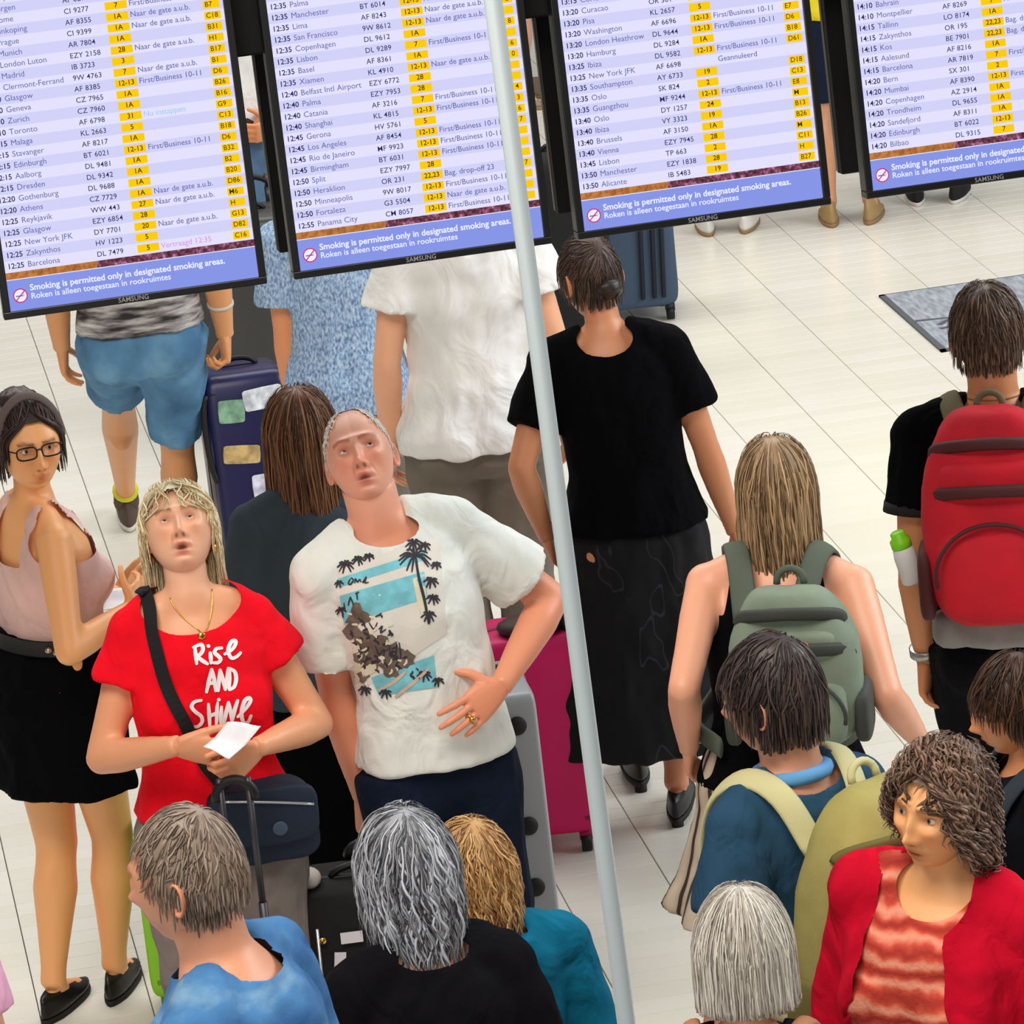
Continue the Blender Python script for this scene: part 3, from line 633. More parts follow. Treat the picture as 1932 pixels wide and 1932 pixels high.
    def body(s, legs=True, hands=True, hi=False, **hd):
        mb = MB(); k = s.k
        s.trunk(mb, z0=.82)
        mb.tube([s.neck0-np.array([0, 0, .02*k]), s.neck0*.5+s.piv*.5, s.piv+(s.hc-s.piv)*.35], [(.056 if s.fem else .066)*k, (.049 if s.fem else .059)*k, (.050 if s.fem else .060)*k], 18)
        for sd in (1, -1):
            s.limb(mb, s.sho[sd], s.elb[sd], s.UA); mb.ball(s.elb[sd], (.037 if s.fem else .041)*k*math.sqrt(s.girth)); s.limb(mb, s.elb[sd], s.wri[sd]+unit(s.wri[sd]-s.elb[sd])*.015, s.FA)
            if legs:
                s.limb(mb, s.hipj[sd], s.knee[sd], s.TH); mb.ball(s.knee[sd], .057*k*math.sqrt(s.girth)); s.limb(mb, s.knee[sd], s.ank[sd], s.CA)
                b = s.knee[sd]+(s.ank[sd]-s.knee[sd])*.30; mb.ball(b+np.array([0, .018*k, 0]), (.046*k, .048*k, .085*k))
        if legs:
            for sd in (1, -1):
                c = s.hipj[sd]; mb.ball(np.array([c[0]*1.0, .055*k, .875*k]), (.088*k*s.girth, .082*k*s.girth, .095*k), 16, 12)
                a = s.ank[sd]; f = Rz(s.footyaw[sd]) @ Rx(s.footpitch[sd])
                mb.tube([a, a+f @ np.array([0, -.06*k, -.035*k]), a+f @ np.array([0, -.15*k, -.055*k])], [.031*k, .028*k, .018*k], 12); mb.ball(a+f @ np.array([0, .014*k, -.035*k]), .026*k)
        V, F = remesh(mb, 0.009, 5)
        tan = hd.get('tan', (1, 1, 1)); out = MB(); q_ = ss(np.linalg.norm(V-s.hc, axis=1), .10, .20)[:, None]; out.add(V, F, 1-q_+q_*np.array(tan))
        # head on its neck
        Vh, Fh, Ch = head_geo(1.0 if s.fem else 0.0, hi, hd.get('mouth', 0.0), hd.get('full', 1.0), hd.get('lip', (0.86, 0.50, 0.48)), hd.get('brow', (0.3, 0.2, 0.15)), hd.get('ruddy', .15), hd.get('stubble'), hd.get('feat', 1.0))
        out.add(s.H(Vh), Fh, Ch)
        e = MB(); ear_geo(e, 1); ear_geo(e, -1); out.add(s.H(e.verts()), e.F, (1, .9, .86))
        if hands:
            for sd in (1, -1):
                h = s.hand(sd); V, F = remesh(h, 0.0032 if hi else 0.0042, 2); out.add(V, F, tuple(np.array(tan)*(1, .95, .92)))
        s.bodyobj = s.part('body', out.verts(), out.F, s.m_skin, out.cols())
        if hd.get('eyes', True): s.eyes(hd.get('gaze', (0, 0)), hd.get('iris', (96, 118, 130)), hd.get('open', 1.0), hd.get('feat', 1.0))
        return s
    def H(s, P): return s.hc + (np.asarray(P, float)*s.HS) @ s.HR.T       # head frame -> local
    def eyes(s, gaze, iris, opn, feat=1.0):
        mw = mat('eye_white', (236, 232, 226), rough=0.2, attr=True)
        for sd in (1, -1):
            c = np.array([sd*.0305, 0, 0.0]); d = unit(np.array([sd*.0305/.0755*1.0, -0.9, 0])); 
            y = head_shape(unit_rows(np.array([[c[0]/.0755, -.9, 0.0]])), 1.0 if s.fem else 0, feat=feat)[0][1]
            c = np.array([sd*.0305, y+.0070, -.001])
            b = MB(); b.ball((0, 0, 0), .0122, 28, 18, R=Rx(PI/2)); V = b.verts(); g = Rz(D(gaze[0])) @ Rx(-D(gaze[1])); ang = np.degrees(np.arccos(np.clip(-V[:, 1]/.0122, -1, 1)))
            C = np.ones((len(V), 3)); C[ang < 27] = lin(iris)*1.1; C[ang < 12] = 0.02
            s.part('eye', s.H(V @ g.T+c), b.F, mw, C)
            b = MB()                                    # lids
            for top in (1, -1):
                n, m = 20, 6; Vv = []; 
                e0 = D((24*opn) if top > 0 else 20*opn); e1 = D(78)
                for i in range(m+1):
                    el = e0+(e1-e0)*i/m
                    for j in range(n+1):
                        az = D(-75+150*j/n); ee = el*(math.cos(az*0.95)**0.6 if i == 0 else 1.0)*top
                        rr = .0136 if i else .0140
                        Vv.append((rr*math.cos(ee)*math.sin(az), -rr*math.cos(ee)*math.cos(az), rr*math.sin(ee)))
                Ff = [(i*(n+1)+j, i*(n+1)+j+1, (i+1)*(n+1)+j+1, (i+1)*(n+1)+j) for i in range(m) for j in range(n)]
                cc = np.tile((.93, .82, .78), (len(Vv), 1)); cc[:n+1] = (.22, .14, .12) if top > 0 else (.8, .62, .58)
                b.add(np.array(Vv)+c, Ff if top > 0 else [f[::-1] for f in Ff], cc)
            s.part('eyelid', s.H(b.verts()), b.F, s.m_skin, b.cols())
    def hand(s, sd):
        """palm, four fingers of different lengths and a thumb from the side of the palm"""
        spec = s.hd[sd]; k = s.k*(0.93 if s.fem else 1.0)*spec.get('scale', 1.0); w = s.wri[sd]; fd = unit(s.wri[sd]-s.elb[sd])
        d = unit(np.array(spec.get('dir', fd), float)); t = np.array(spec.get('thumb', (0, -1, 0)), float); t = unit(t-d*np.dot(t, d))
        n = np.cross(d, t)*sd; curl = spec.get('curl', (22, 28, 18)); spread = spec.get('spread', 3)
        mb = MB(); a = np.linspace(0, 2*PI, 16, endpoint=False)
        def ringp(u, c, rx, rz): return w+d*u*k+t*c*k+(np.outer(np.cos(a), t)*rx+np.outer(np.sin(a), n)*rz)*k
        mb.loft([ringp(-.022, 0, .015, .013), ringp(.0, 0, .0245, .0205), ringp(.025, .002, .034, .019), ringp(.055, .003, .041, .0165), ringp(.082, .001, .042, .0135), ringp(.092, .0, .038, .010)])
        for i, (o, u, ln, r) in enumerate(((.030, .084, .074, .0088), (.0105, .089, .082, .0090), (-.010, .086, .075, .0086), (-.0295, .078, .060, .0076))):
            b = w+d*u*k+t*o*k-n*.001*k; ang0 = D(spread*(1.5-i)); dirr = d*math.cos(ang0)+t*math.sin(ang0)
            cc = curl[i] if np.ndim(curl[0]) else curl; cum = 0; pts = [b-dirr*.012*k]; rad = [r*1.02*k]
            pts.append(b); rad.append(r*k)
            for j, (fr, cj) in enumerate(zip((.46, .30, .24), cc)):
                cum += D(cj); v = dirr*math.cos(cum)+n*math.sin(cum); p = pts[-1]+v*ln*fr*k
                pts += [p]; rad += [r*k*(0.95, 0.88, 0.72)[j]]
            P = []; R = []
            for q in range(len(pts)-1):
                for f in (0, .5): P.append(pts[q]*(1-f)+pts[q+1]*f); R.append(rad[q]*(1-f)+rad[q+1]*f)
            P.append(pts[-1]); R.append(rad[-1]); mb.tube(P, R, 10); mb.ball(pts[-1], rad[-1], 10, 8)
            for q in range(2, len(pts)-1): mb.ball(pts[q], rad[q]*1.08, 10, 8)
        th = spec.get('tcurl', (0.55, 0.75, 0.35)); v = unit(d*th[0]+t*th[1]+n*th[2]); b = w+d*.028*k+t*.026*k
        v2 = unit(v*0.9+d*.35+n*.15); v3 = unit(v2*0.9+d*.3+n*.1-t*0.1)
        p1 = b+v*.040*k; p2 = p1+v2*.034*k; p3 = p2+v3*.026*k
        mb.tube([b-v*.02*k, b, p1, p2, p3], [.014*k, .0145*k, .0115*k, .0100*k, .0078*k], 10); mb.ball(p3, .0078*k, 10, 8); mb.ball(p1, .0118*k, 10, 8)
        s.hand_frame = getattr(s, 'hand_frame', {}); s.hand_frame[sd] = (w, d, t, n, k)
        return mb
    # ---- clothes
    def garment(s, name, m, mb, voxel=0.009, smooth=6, amp=0.004, scale=(13, 13, 8), cuts=(), seed=None, colors=None):
        V, F = remesh(mb, voxel, smooth)
        if amp: V = folds(V, F, amp*1.7, scale, seed if seed is not None else random.random()*50)
        for f in cuts: V, F = carve(V, F, f)
        if cuts: V, F = biggest(V, F)
        o = s.part(name, V, F, m); return o
    def shirt(s, name, m, hem=.84, inf=.014, sleeve=.55, flare=.06, cuts=(), amp=.0045, loose=.012, neck=1.475, cuff=0, tuck=False, voxel=.009):
        mb = MB(); s.trunk(mb, inf, hem, neck, flare); k = s.k
        for sd in (1, -1):
            if sleeve > 0:
                s.limb(mb, s.sho[sd], s.elb[sd], s.UA, inf*.9, 0, min(sleeve, 1.0), grow=loose)
                if sleeve > 1:
                    mb.ball(s.elb[sd], (.04*k)+inf+loose*.6); s.limb(mb, s.elb[sd], s.wri[sd], s.FA, inf+loose*.7, 0, sleeve-1)
        return s.garment(name, m, mb, voxel=voxel, amp=amp, cuts=cuts)
    def trousers(s, name, m, top=1.02, inf=.014, leg=2.0, loose=.006, amp=.0045):
        mb = MB(); k = s.k; mb.loft(s.torso_rings(inf*.8, .79, top))
        for sd in (1, -1):
            mb.ball(np.array([s.hipj[sd][0], .055*k, .875*k]), (.088*k*s.girth+inf*.6, .082*k*s.girth+inf*.6, .095*k+inf), 16, 12)
            s.limb(mb, s.hipj[sd], s.knee[sd], s.TH, inf+loose, 0, min(leg, 1.0))
            if leg > 1:
                mb.ball(s.knee[sd], .057*k+inf+loose); s.limb(mb, s.knee[sd], s.ank[sd], [(0, .056), (.3, .062), (.7, .054), (1, .052)], inf+loose*.6, 0, leg-1)
        return s.garment(name, m, mb, amp=amp)
    def skirt(s, name, m, top=1.03, hem=.45, inf=.014, width=1.0, sway=(0, 0), amp=.006, fl=0.0):
        k = s.k; a = np.linspace(0, 2*PI, 40, endpoint=False); prof = TORSO_F; zs = [p[0] for p in prof]; rings = []
        kx = (abs(s.knee[1][0]-s.knee[-1][0])/2+.075*k)
        for z in np.linspace(hem, top, 14):
            zz = max(z, .86); rx, ry, cy = [np.interp(zz, zs, [p[i] for p in prof]) for i in (1, 2, 3)]
            rx, ry = rx*s.girth*s.hip*k+inf, ry*s.girth*s.hip*k+inf; q = max(0, (.88-z))
            rx = rx*(1+(width-1)*min(1, q/.4))+fl*q; ry = ry*(1+(width-1)*min(1, q/.4))+fl*q
            w = 1+(.035+fl*.12)*np.sin(a*9+z*3)*min(1, q/.3)
            rings.append(np.stack([rx*np.cos(a)*w+sway[0]*q, cy*k+ry*np.sin(a)*w+sway[1]*q, np.full(40, z*k)], 1))
        mb = MB(); mb.loft(rings)
        return s.garment(name, m, mb, amp=amp, smooth=3)
    def shoe(s, sd, m, msole, kind='shoe', heel=.0):
        k = s.k; f = Rz(s.footyaw[sd]) @ Rx(s.footpitch[sd]); a = s.ank[sd]; a0 = a+f @ np.array([0, 0, -.085*k])
        def P(x, y, z): return a0+f @ np.array([x*k, y*k, z*k])
        th = np.linspace(0, 2*PI, 20, endpoint=False)
        def sole(z, e=0.0):
            R = []
            for q in th:
                y = -.055+(.135+e)*-math.cos(q)*1.0; wd = (.036+e)+.009*max(0, math.cos(q))
                R.append(P(wd*math.sin(q)*(1-.25*math.cos(q)**6), y, z))
            return np.array(R)
        mb = MB()
        low = kind == 'flat'
        rings = [sole(.014), sole(.03, .001)]
        for t, hz in ((.3, .045), (.6, .06), (1, .075 if low else .10)):
            R = []
            for q in th:
                y = -.055+.135*-math.cos(q); front = ss(np.array([-y]), .02, .16)[0]
                zt = hz*(1-front)+(.030+.014*t)*front; wd = (.036+.009*max(0, math.cos(q)))*(1-.28*t)
                yy = y*(1-.0*t)+(.012*t if y > 0 else 0)*-1
                sh = 1-.25*t*front
                R.append(P(wd*math.sin(q)*sh*(1-.25*math.cos(q)**6), (-.055+(y+.055)*(1-.30*t*front)), zt))
            rings.append(np.array(R))
        mb.loft(rings); o = s.part('shoe', mb.verts(), mb.F, m)
        b = MB(); b.loft([sole(.0, .002), sole(.006, .004), sole(.016, .003)]); s.part('sole', b.verts(), b.F, msole, parent=o)
        if heel:
            h = MB(); h.loft([np.array([P(.018*math.cos(q), .055+.018*math.sin(q), z) for q in th]) for z in (-heel, .01)]); s.part('heel', h.verts(), h.F, msole, parent=o)
        return o
    # ---- hair
    def hair(s, m, style='short', n=260, length=.06, vol=.012, part=0.0, c1=(1, 1, 1), c2=(.6, .6, .6), curl=0.0, width=.0075, front=.072, side=-.005, back=-.085, wave=0.0, fringe=0, bun=False, grav=.5, gloss=0, seed=0, clear=0.0, fl=1.0, edge=None, reach=.20, cutz=None, blunt=.012, crown=22):
        rs = np.random.RandomState(seed+11); n = int(n*1.45); width = width*.72; c1, c2 = np.array(c1), np.array(c2)
        d, F = sphere_dirs(72, 60); base = head_shape(d, 1.0 if s.fem else 0.0, face=False)
        def line(d):
            az = np.degrees(np.arctan2(np.abs(d[:, 0]), -d[:, 1]))
            if edge: return np.interp(az, [e[0] for e in edge], [e[1] for e in edge])
            return np.interp(az, (0, 35, 62, 80, 100, 180), (front, front-.004, min(front-.035, .045), side, back*.55, back))
        inside = base[:, 2] > line(d)
        cap = base+unit_rows(base)*(vol*.55); keep = inside
        FF = [f for f in F if all(keep[i] for i in f)]
        mb = MB(); cc = np.tile(c1*.55+c2*.25, (len(cap), 1)); mb.add(cap, FF, cc)
        # strands run from the crown over the skull, then hang; in front they are swept clear of the face
        steps = 13; tilt = D(crown); PR = Rx(-tilt)
        th0 = np.arccos(1-rs.uniform(0, 1, n)*(1-math.cos(D(118)))); az = rs.uniform(-PI, PI, n)
        ok = lambda th, az: (lambda dd: (head_shape(dd, 0, face=False)[:, 2] > line(dd)))(np.stack([np.sin(th)*np.sin(az), -np.sin(th)*np.cos(az), np.cos(th)], 1) @ PR.T)
        for _ in range(12):
            r = ~ok(th0, az); th0 = np.where(r, np.arccos(1-rs.uniform(0, 1, n)*(1-math.cos(D(118)))), th0); az = np.where(r, rs.uniform(-PI, PI, n), az)
        lay = vol*(.25+.75*rs.uniform(0, 1, n))
        Lh = length*rs.uniform(.62, 1.08, n); d0 = np.stack([np.sin(th0)*np.sin(az), -np.sin(th0)*np.cos(az), np.cos(th0)], 1) @ PR.T
        Lh = Lh*np.where(d0[:, 1] < 0, fl, 1.0); ds = Lh/steps; gv = s.HR.T @ np.array([0, 0, -1.0]); th = th0.copy(); az = az+rs.normal(0, .10, n)
        isf = rs.uniform(0, 1, n) < fringe; sgn = np.where(az-part*12 >= 0, 1.0, -1.0); clr = D(clear)*rs.uniform(.9, 1.2, n)
        ph = rs.uniform(0, 6.28, n); fq = rs.uniform(.8, 1.25, n); hang = np.zeros(n, bool); P = None; path = []; aw = rs.normal(0, .12, n)
        for i in range(steps+1):
            t = i/steps; az_i = az+aw*t*(th-th0)*3
            dd = np.stack([np.sin(th)*np.sin(az_i), -np.sin(th)*np.cos(az_i), np.cos(th)], 1) @ PR.T
            q = head_shape(dd, 0, face=False)
            if clear:
                a2 = np.arctan2(q[:, 0], -q[:, 1]); w_ = ss(front+.038-q[:, 2], 0, .085)*np.where(isf & (q[:, 2] > .018), 0.15, 1); mn = clr*w_; a3 = np.where(np.abs(a2) < mn, np.sign(sgn)*(mn*.75+np.abs(a2)*.25), a2)
                hz = np.sqrt(np.maximum(1-dd[:, 2]**2, 1e-6)); d3 = np.stack([np.sin(a3)*hz, -np.cos(a3)*hz, dd[:, 2]], 1); q = head_shape(d3, 0, face=False); dd = d3
            q = q+unit_rows(q)*lay[:, None]
            if P is None: newp = q
            else:
                hang = hang | (dd[:, 2] < -.05) | (np.sum((q-P)*gv, 1) < -.3*ds)
                flare_ = unit_rows(np.stack([q[:, 0], q[:, 1], 0*q[:, 2]], 1))*(vol*.8)
                newp = np.where(hang[:, None], P+unit_rows(np.tile(gv, (n, 1))+(rs.normal(0, .03, (n, 3)))+flare_*(1.5-3*t))*ds[:, None], q)
            P = newp; th = th+np.where(hang, 0, ds/.102)
            off = np.zeros((n, 3)); amp_ = (curl if curl else wave)
            if amp_:
                nr = unit_rows(P*np.array([1, 1, .6])); sv = unit_rows(np.cross(np.tile(gv, (n, 1)), nr)); k_ = (1.25 if curl else .8)
                off = (sv*np.cos(ph+fq*i*k_)[:, None]+nr*np.sin(ph+fq*i*k_)[:, None]*(1.0 if curl else .35))*amp_*min(1, t*2.5)
            path.append(P+off)
        path = np.array(path)
        cz = cutz if cutz is not None else (-.082 if style == 'short' else None)
        if cz is not None: path[:, :, 2] = np.maximum(path[:, :, 2], (cz-blunt*rs.uniform(0, 1, n))[None])
        tone = rs.uniform(0, 1, n)**1.1
        k_ = np.abs(path[-1][:, 0]) < reach*.7; path = path[:, k_]; tone = tone[k_]; n = path.shape[1]; m_ = path.shape[0]
        T = np.gradient(path, axis=0); T /= np.linalg.norm(T, axis=2, keepdims=True)+1e-9; o = path*np.array([1, 1, .8]); o /= np.linalg.norm(o, axis=2, keepdims=True)+1e-9
        b = np.cross(T, o); b /= np.linalg.norm(b, axis=2, keepdims=True)+1e-9; nn = np.cross(b, T)
        t = np.linspace(0, 1, m_)[:, None]; w = (width*(.55+.9*t)*(1-t**5*.92)*(.7+.6*tone)[None])[:, :, None]
        R3 = np.stack([path+b*w, path+nn*w*.5, path-b*w], 2).transpose(1, 0, 2, 3).reshape(-1, 3)      # strand, step, corner
        base_i = (np.arange(n)*m_*3)[:, None, None]+(np.arange(m_-1)*3)[None, :, None]; c_ = np.arange(3)[None, None, :]; d_ = (np.arange(3)+1) % 3
        A, B = base_i+c_, base_i+d_[None, None, :]; Q = np.stack([A, B, B+3, A+3], -1).reshape(-1, 4)
        col = (c1[None]*tone[:, None]+c2[None]*(1-tone[:, None]))*(.85+.3*rs.rand(n))[:, None]
        mb.add(R3, [tuple(q) for q in Q], np.clip(np.repeat(col, m_*3, 0), 0, 3))
        return s.part('hair', s.H(mb.verts()), mb.F, m, mb.cols())
    def head_ball(s, name, m, c, r, n=24):
        b = MB(); b.ball(c, r, n, 16); return s.part(name, s.H(b.verts()), b.F, m)
M_HAIR = mat('hair', (235, 235, 235), rough=0.38, attr=True, spec=0.5, bump=(900, .15))
def hl(c): return tuple(lin(c)/lin((235, 235, 235)))
M_SOLE = mat('sole_dark', (24, 22, 22), rough=0.7); M_SOLEW = mat('sole_white', (214, 208, 200), rough=0.7)
M_BLKSHOE = mat('shoe_black', (14, 13, 14), rough=0.4); M_BLACK = mat('cloth_black', (6, 6, 9), rough=0.95, spec=.08, bump=(300, .1), wrinkle=.5); M_GOLD = mat('gold', (226, 176, 84), rough=0.25, metal=1.0)
M_STRAP = mat('strap_black', (9, 9, 13), rough=0.8, bump=(400, .15))
# ------------------------------------------------------------------ helpers that dress the people
def bvh_of(*objs):
    V = []; F = []; n = 0
    for o in objs:
        m = o.parent.matrix_basis if o.parent else Matrix(); m = Matrix.Translation(o.parent.location) @ o.parent.rotation_euler.to_matrix().to_4x4() if o.parent else Matrix()
        V += [m @ v.co for v in o.data.vertices]; F += [tuple(i+n for i in p.vertices) for p in o.data.polygons]; n = len(V)
    return BVHTree.FromPolygons(V, F)
def on_surface(bvh, px, py, off=0.002):
    d = Vector(ray(px, py)).normalized(); h, n, i, dist = bvh.ray_cast(Vector(CAM), d)
    if h is None: return None
    if n.dot(d) > 0: n = -n
    return np.array(h+n*off), np.array(n)
def ribbon_px(pts, w, n=4):
    """quads of a brush stroke drawn through print points (list of 4-point polygons)"""
    P = spline(pts, n) if len(pts) > 2 else np.linspace(pts[0], pts[-1], 2*n)
    T = unit_rows(np.gradient(P, axis=0)); N = np.stack([-T[:, 1], T[:, 0]], 1); k = len(P)
    t = np.linspace(0, 1, k); ww = w*(.80+.35*np.sin(t*PI))*.5
    L, R = P+N*ww[:, None], P-N*ww[:, None]
    L = np.vstack([P[0]-T[0]*w*.25+N[0]*w*.2, L, P[-1]+T[-1]*w*.25+N[-1]*w*.2]); R = np.vstack([P[0]-T[0]*w*.25-N[0]*w*.2, R, P[-1]+T[-1]*w*.25-N[-1]*w*.2])
    return [np.array([L[i], L[i+1], R[i+1], R[i]]) for i in range(len(L)-1)]
def grid_quads(x0, y0, x1, y1, nx, ny, warp=None):
    out = []
    for i in range(nx):
        for j in range(ny):
            q = np.array([(x0+(x1-x0)*a/nx, y0+(y1-y0)*b/ny) for a, b in ((i, j), (i+1, j), (i+1, j+1), (i, j+1))], float); out.append(q if warp is None else np.array([warp(p) for p in q]))
    return out
def fill_poly(pts, n=5):
    """fan-filled blob with a few rings so that it can follow the cloth"""
    P = np.array(pts, float); c = P.mean(0); out = []
    for i in range(len(P)):
        a, b = P[i], P[(i+1) % len(P)]
        for r in range(n):
            s0, s1 = r/n, (r+1)/n; out.append(np.array([c+(a-c)*s0, c+(b-c)*s0, c+(b-c)*s1, c+(a-c)*s1]))
    return out
def decal(person, name, garment, quads, m, off=0.002, parent=None, stuff=True):
    b = bvh_of(garment); V = []; F = []
    for q in quads:
        pts = [on_surface(b, p[0], p[1], off) for p in q]
        if any(p is None for p in pts): continue
        n = len(V); V += [p[0] for p in pts]; F.append(tuple(range(n, n+len(pts))))
    if not V: return None
    o = person.part(name, (np.array(V)-person.O) @ person.M, F, m, smooth=False, parent=parent or garment)
    if stuff: o['kind'] = 'stuff'
    return o
def rounded(w, d, h, e=0.35, n=36, m=18, ez=0.3):
    """superellipsoid block, base at z = 0"""
    V = []; F = []; sg = lambda v, p: np.sign(v)*np.abs(v)**p
    for i in range(m+1):
        f = -PI/2+PI*i/m
        for j in range(n):
            t = 2*PI*j/n; V.append((w/2*sg(math.cos(f), ez)*sg(math.cos(t), e), d/2*sg(math.cos(f), ez)*sg(math.sin(t), e), h/2+h/2*sg(math.sin(f), ez)))
    for i in range(m):
        for j in range(n):
            a, b = i*n+j, i*n+(j+1) % n; F.append((a, b, b+n, a+n))
    return np.array(V), F
def suitcase(name, label, loc, rotz, w, d, h, col, ribs=0, handle=0.0, soft=False, trim=(20, 20, 22), tilt=0.0, cat='suitcase', handle_w=None, grip=(16, 16, 18), hard=0.18, rough=.35):
    t = thing(name, label, cat, loc, rotz); t.rotation_euler = (tilt, 0, rotz)
    m = mat('case_%d_%d_%d' % col, col, rough=rough if not soft else .85, bump=(500, .12) if soft else None); mt = mat('trim_%d_%d_%d' % trim, trim, rough=.5); mg = mat('grip_%d_%d_%d' % grip, grip, rough=.5)
    base = .055; V, F = rounded(w, d, h-base, hard, 40, 20, hard)
    if ribs:
        a = np.abs(V[:, 1]) > d*.30; u = (V[:, 0]/w+.5)*ribs; V[:, 1] += np.where(a, np.sign(V[:, 1])*.006*np.cos(u*2*PI), 0)
    V[:, 2] += base; obj('shell', V, F, m, t)
    mb = MB()                                           # zip line round the middle
    q = []
    for a in np.linspace(0, 2*PI, 41)[:-1]:
        q.append((math.copysign(abs(math.cos(a))**hard*(w/2+.002), math.cos(a)), 0, base+(h-base)/2+math.copysign(abs(math.sin(a))**hard*((h-base)/2+.002), math.sin(a))))
    rings = [np.array([(p[0]*sx, y, (p[2]-base-(h-base)/2)*sx+base+(h-base)/2) for p in q]) for y, sx in ((-.008, .99), (-.006, 1.003), (.006, 1.003), (.008, .99))]
    mb.loft(rings, False); mb.build('zip_band', mt, t)
    for sx in (-1, 1):
        for sy in (-1, 1):
            mb = MB(); c = (sx*(w/2-.04), sy*(d/2-.035), .026); mb.tube([np.array(c)+(-.014, 0, 0), np.array(c)+(.014, 0, 0)], .026, 16); wl = mb.build('wheel', mg, t)
            mb = MB(); mb.box((c[0], c[1], .05), (.035, .03, .028)); mb.build('fork', mt, t)
    mb = MB(); hw = w*.22; mb.tube(bez((-hw, 0, h-.004), (-hw, 0, h+.035), (hw, 0, h+.035), (hw, 0, h-.004), n=10), .009, 8); mb.build('carry_handle', mg, t)
    mb = MB()
    for sx in (-1, 1):
        for z in (base+.05, h-.06): mb.ball((sx*(w/2-.03), 0, z), (.036, d/2+.004, .04), 14, 10)
    if not soft: mb.build('corner_guard', mt, t)
    if handle:
        hw = (handle_w or w*.5)/2; mb = MB()
        for sx in (-1, 1): mb.tube([(sx*hw, d/2-.03, h-.02), (sx*hw, d/2-.03, h+handle*.5)], .010, 8); mb.tube([(sx*hw, d/2-.03, h+handle*.5), (sx*hw, d/2-.03, h+handle)], .0075, 8)
        mb.build('pull_rods', mat('rod_metal', (70, 70, 74), rough=.4, metal=.6), t)
        mb = MB(); mb.tube(bez((-hw-.012, d/2-.03, h+handle-.05), (-hw-.012, d/2-.03, h+handle+.012), (hw+.012, d/2-.03, h+handle+.012), (hw+.012, d/2-.03, h+handle-.05), n=14), .011, 10); mb.build('pull_handle', mg, t)
    return t
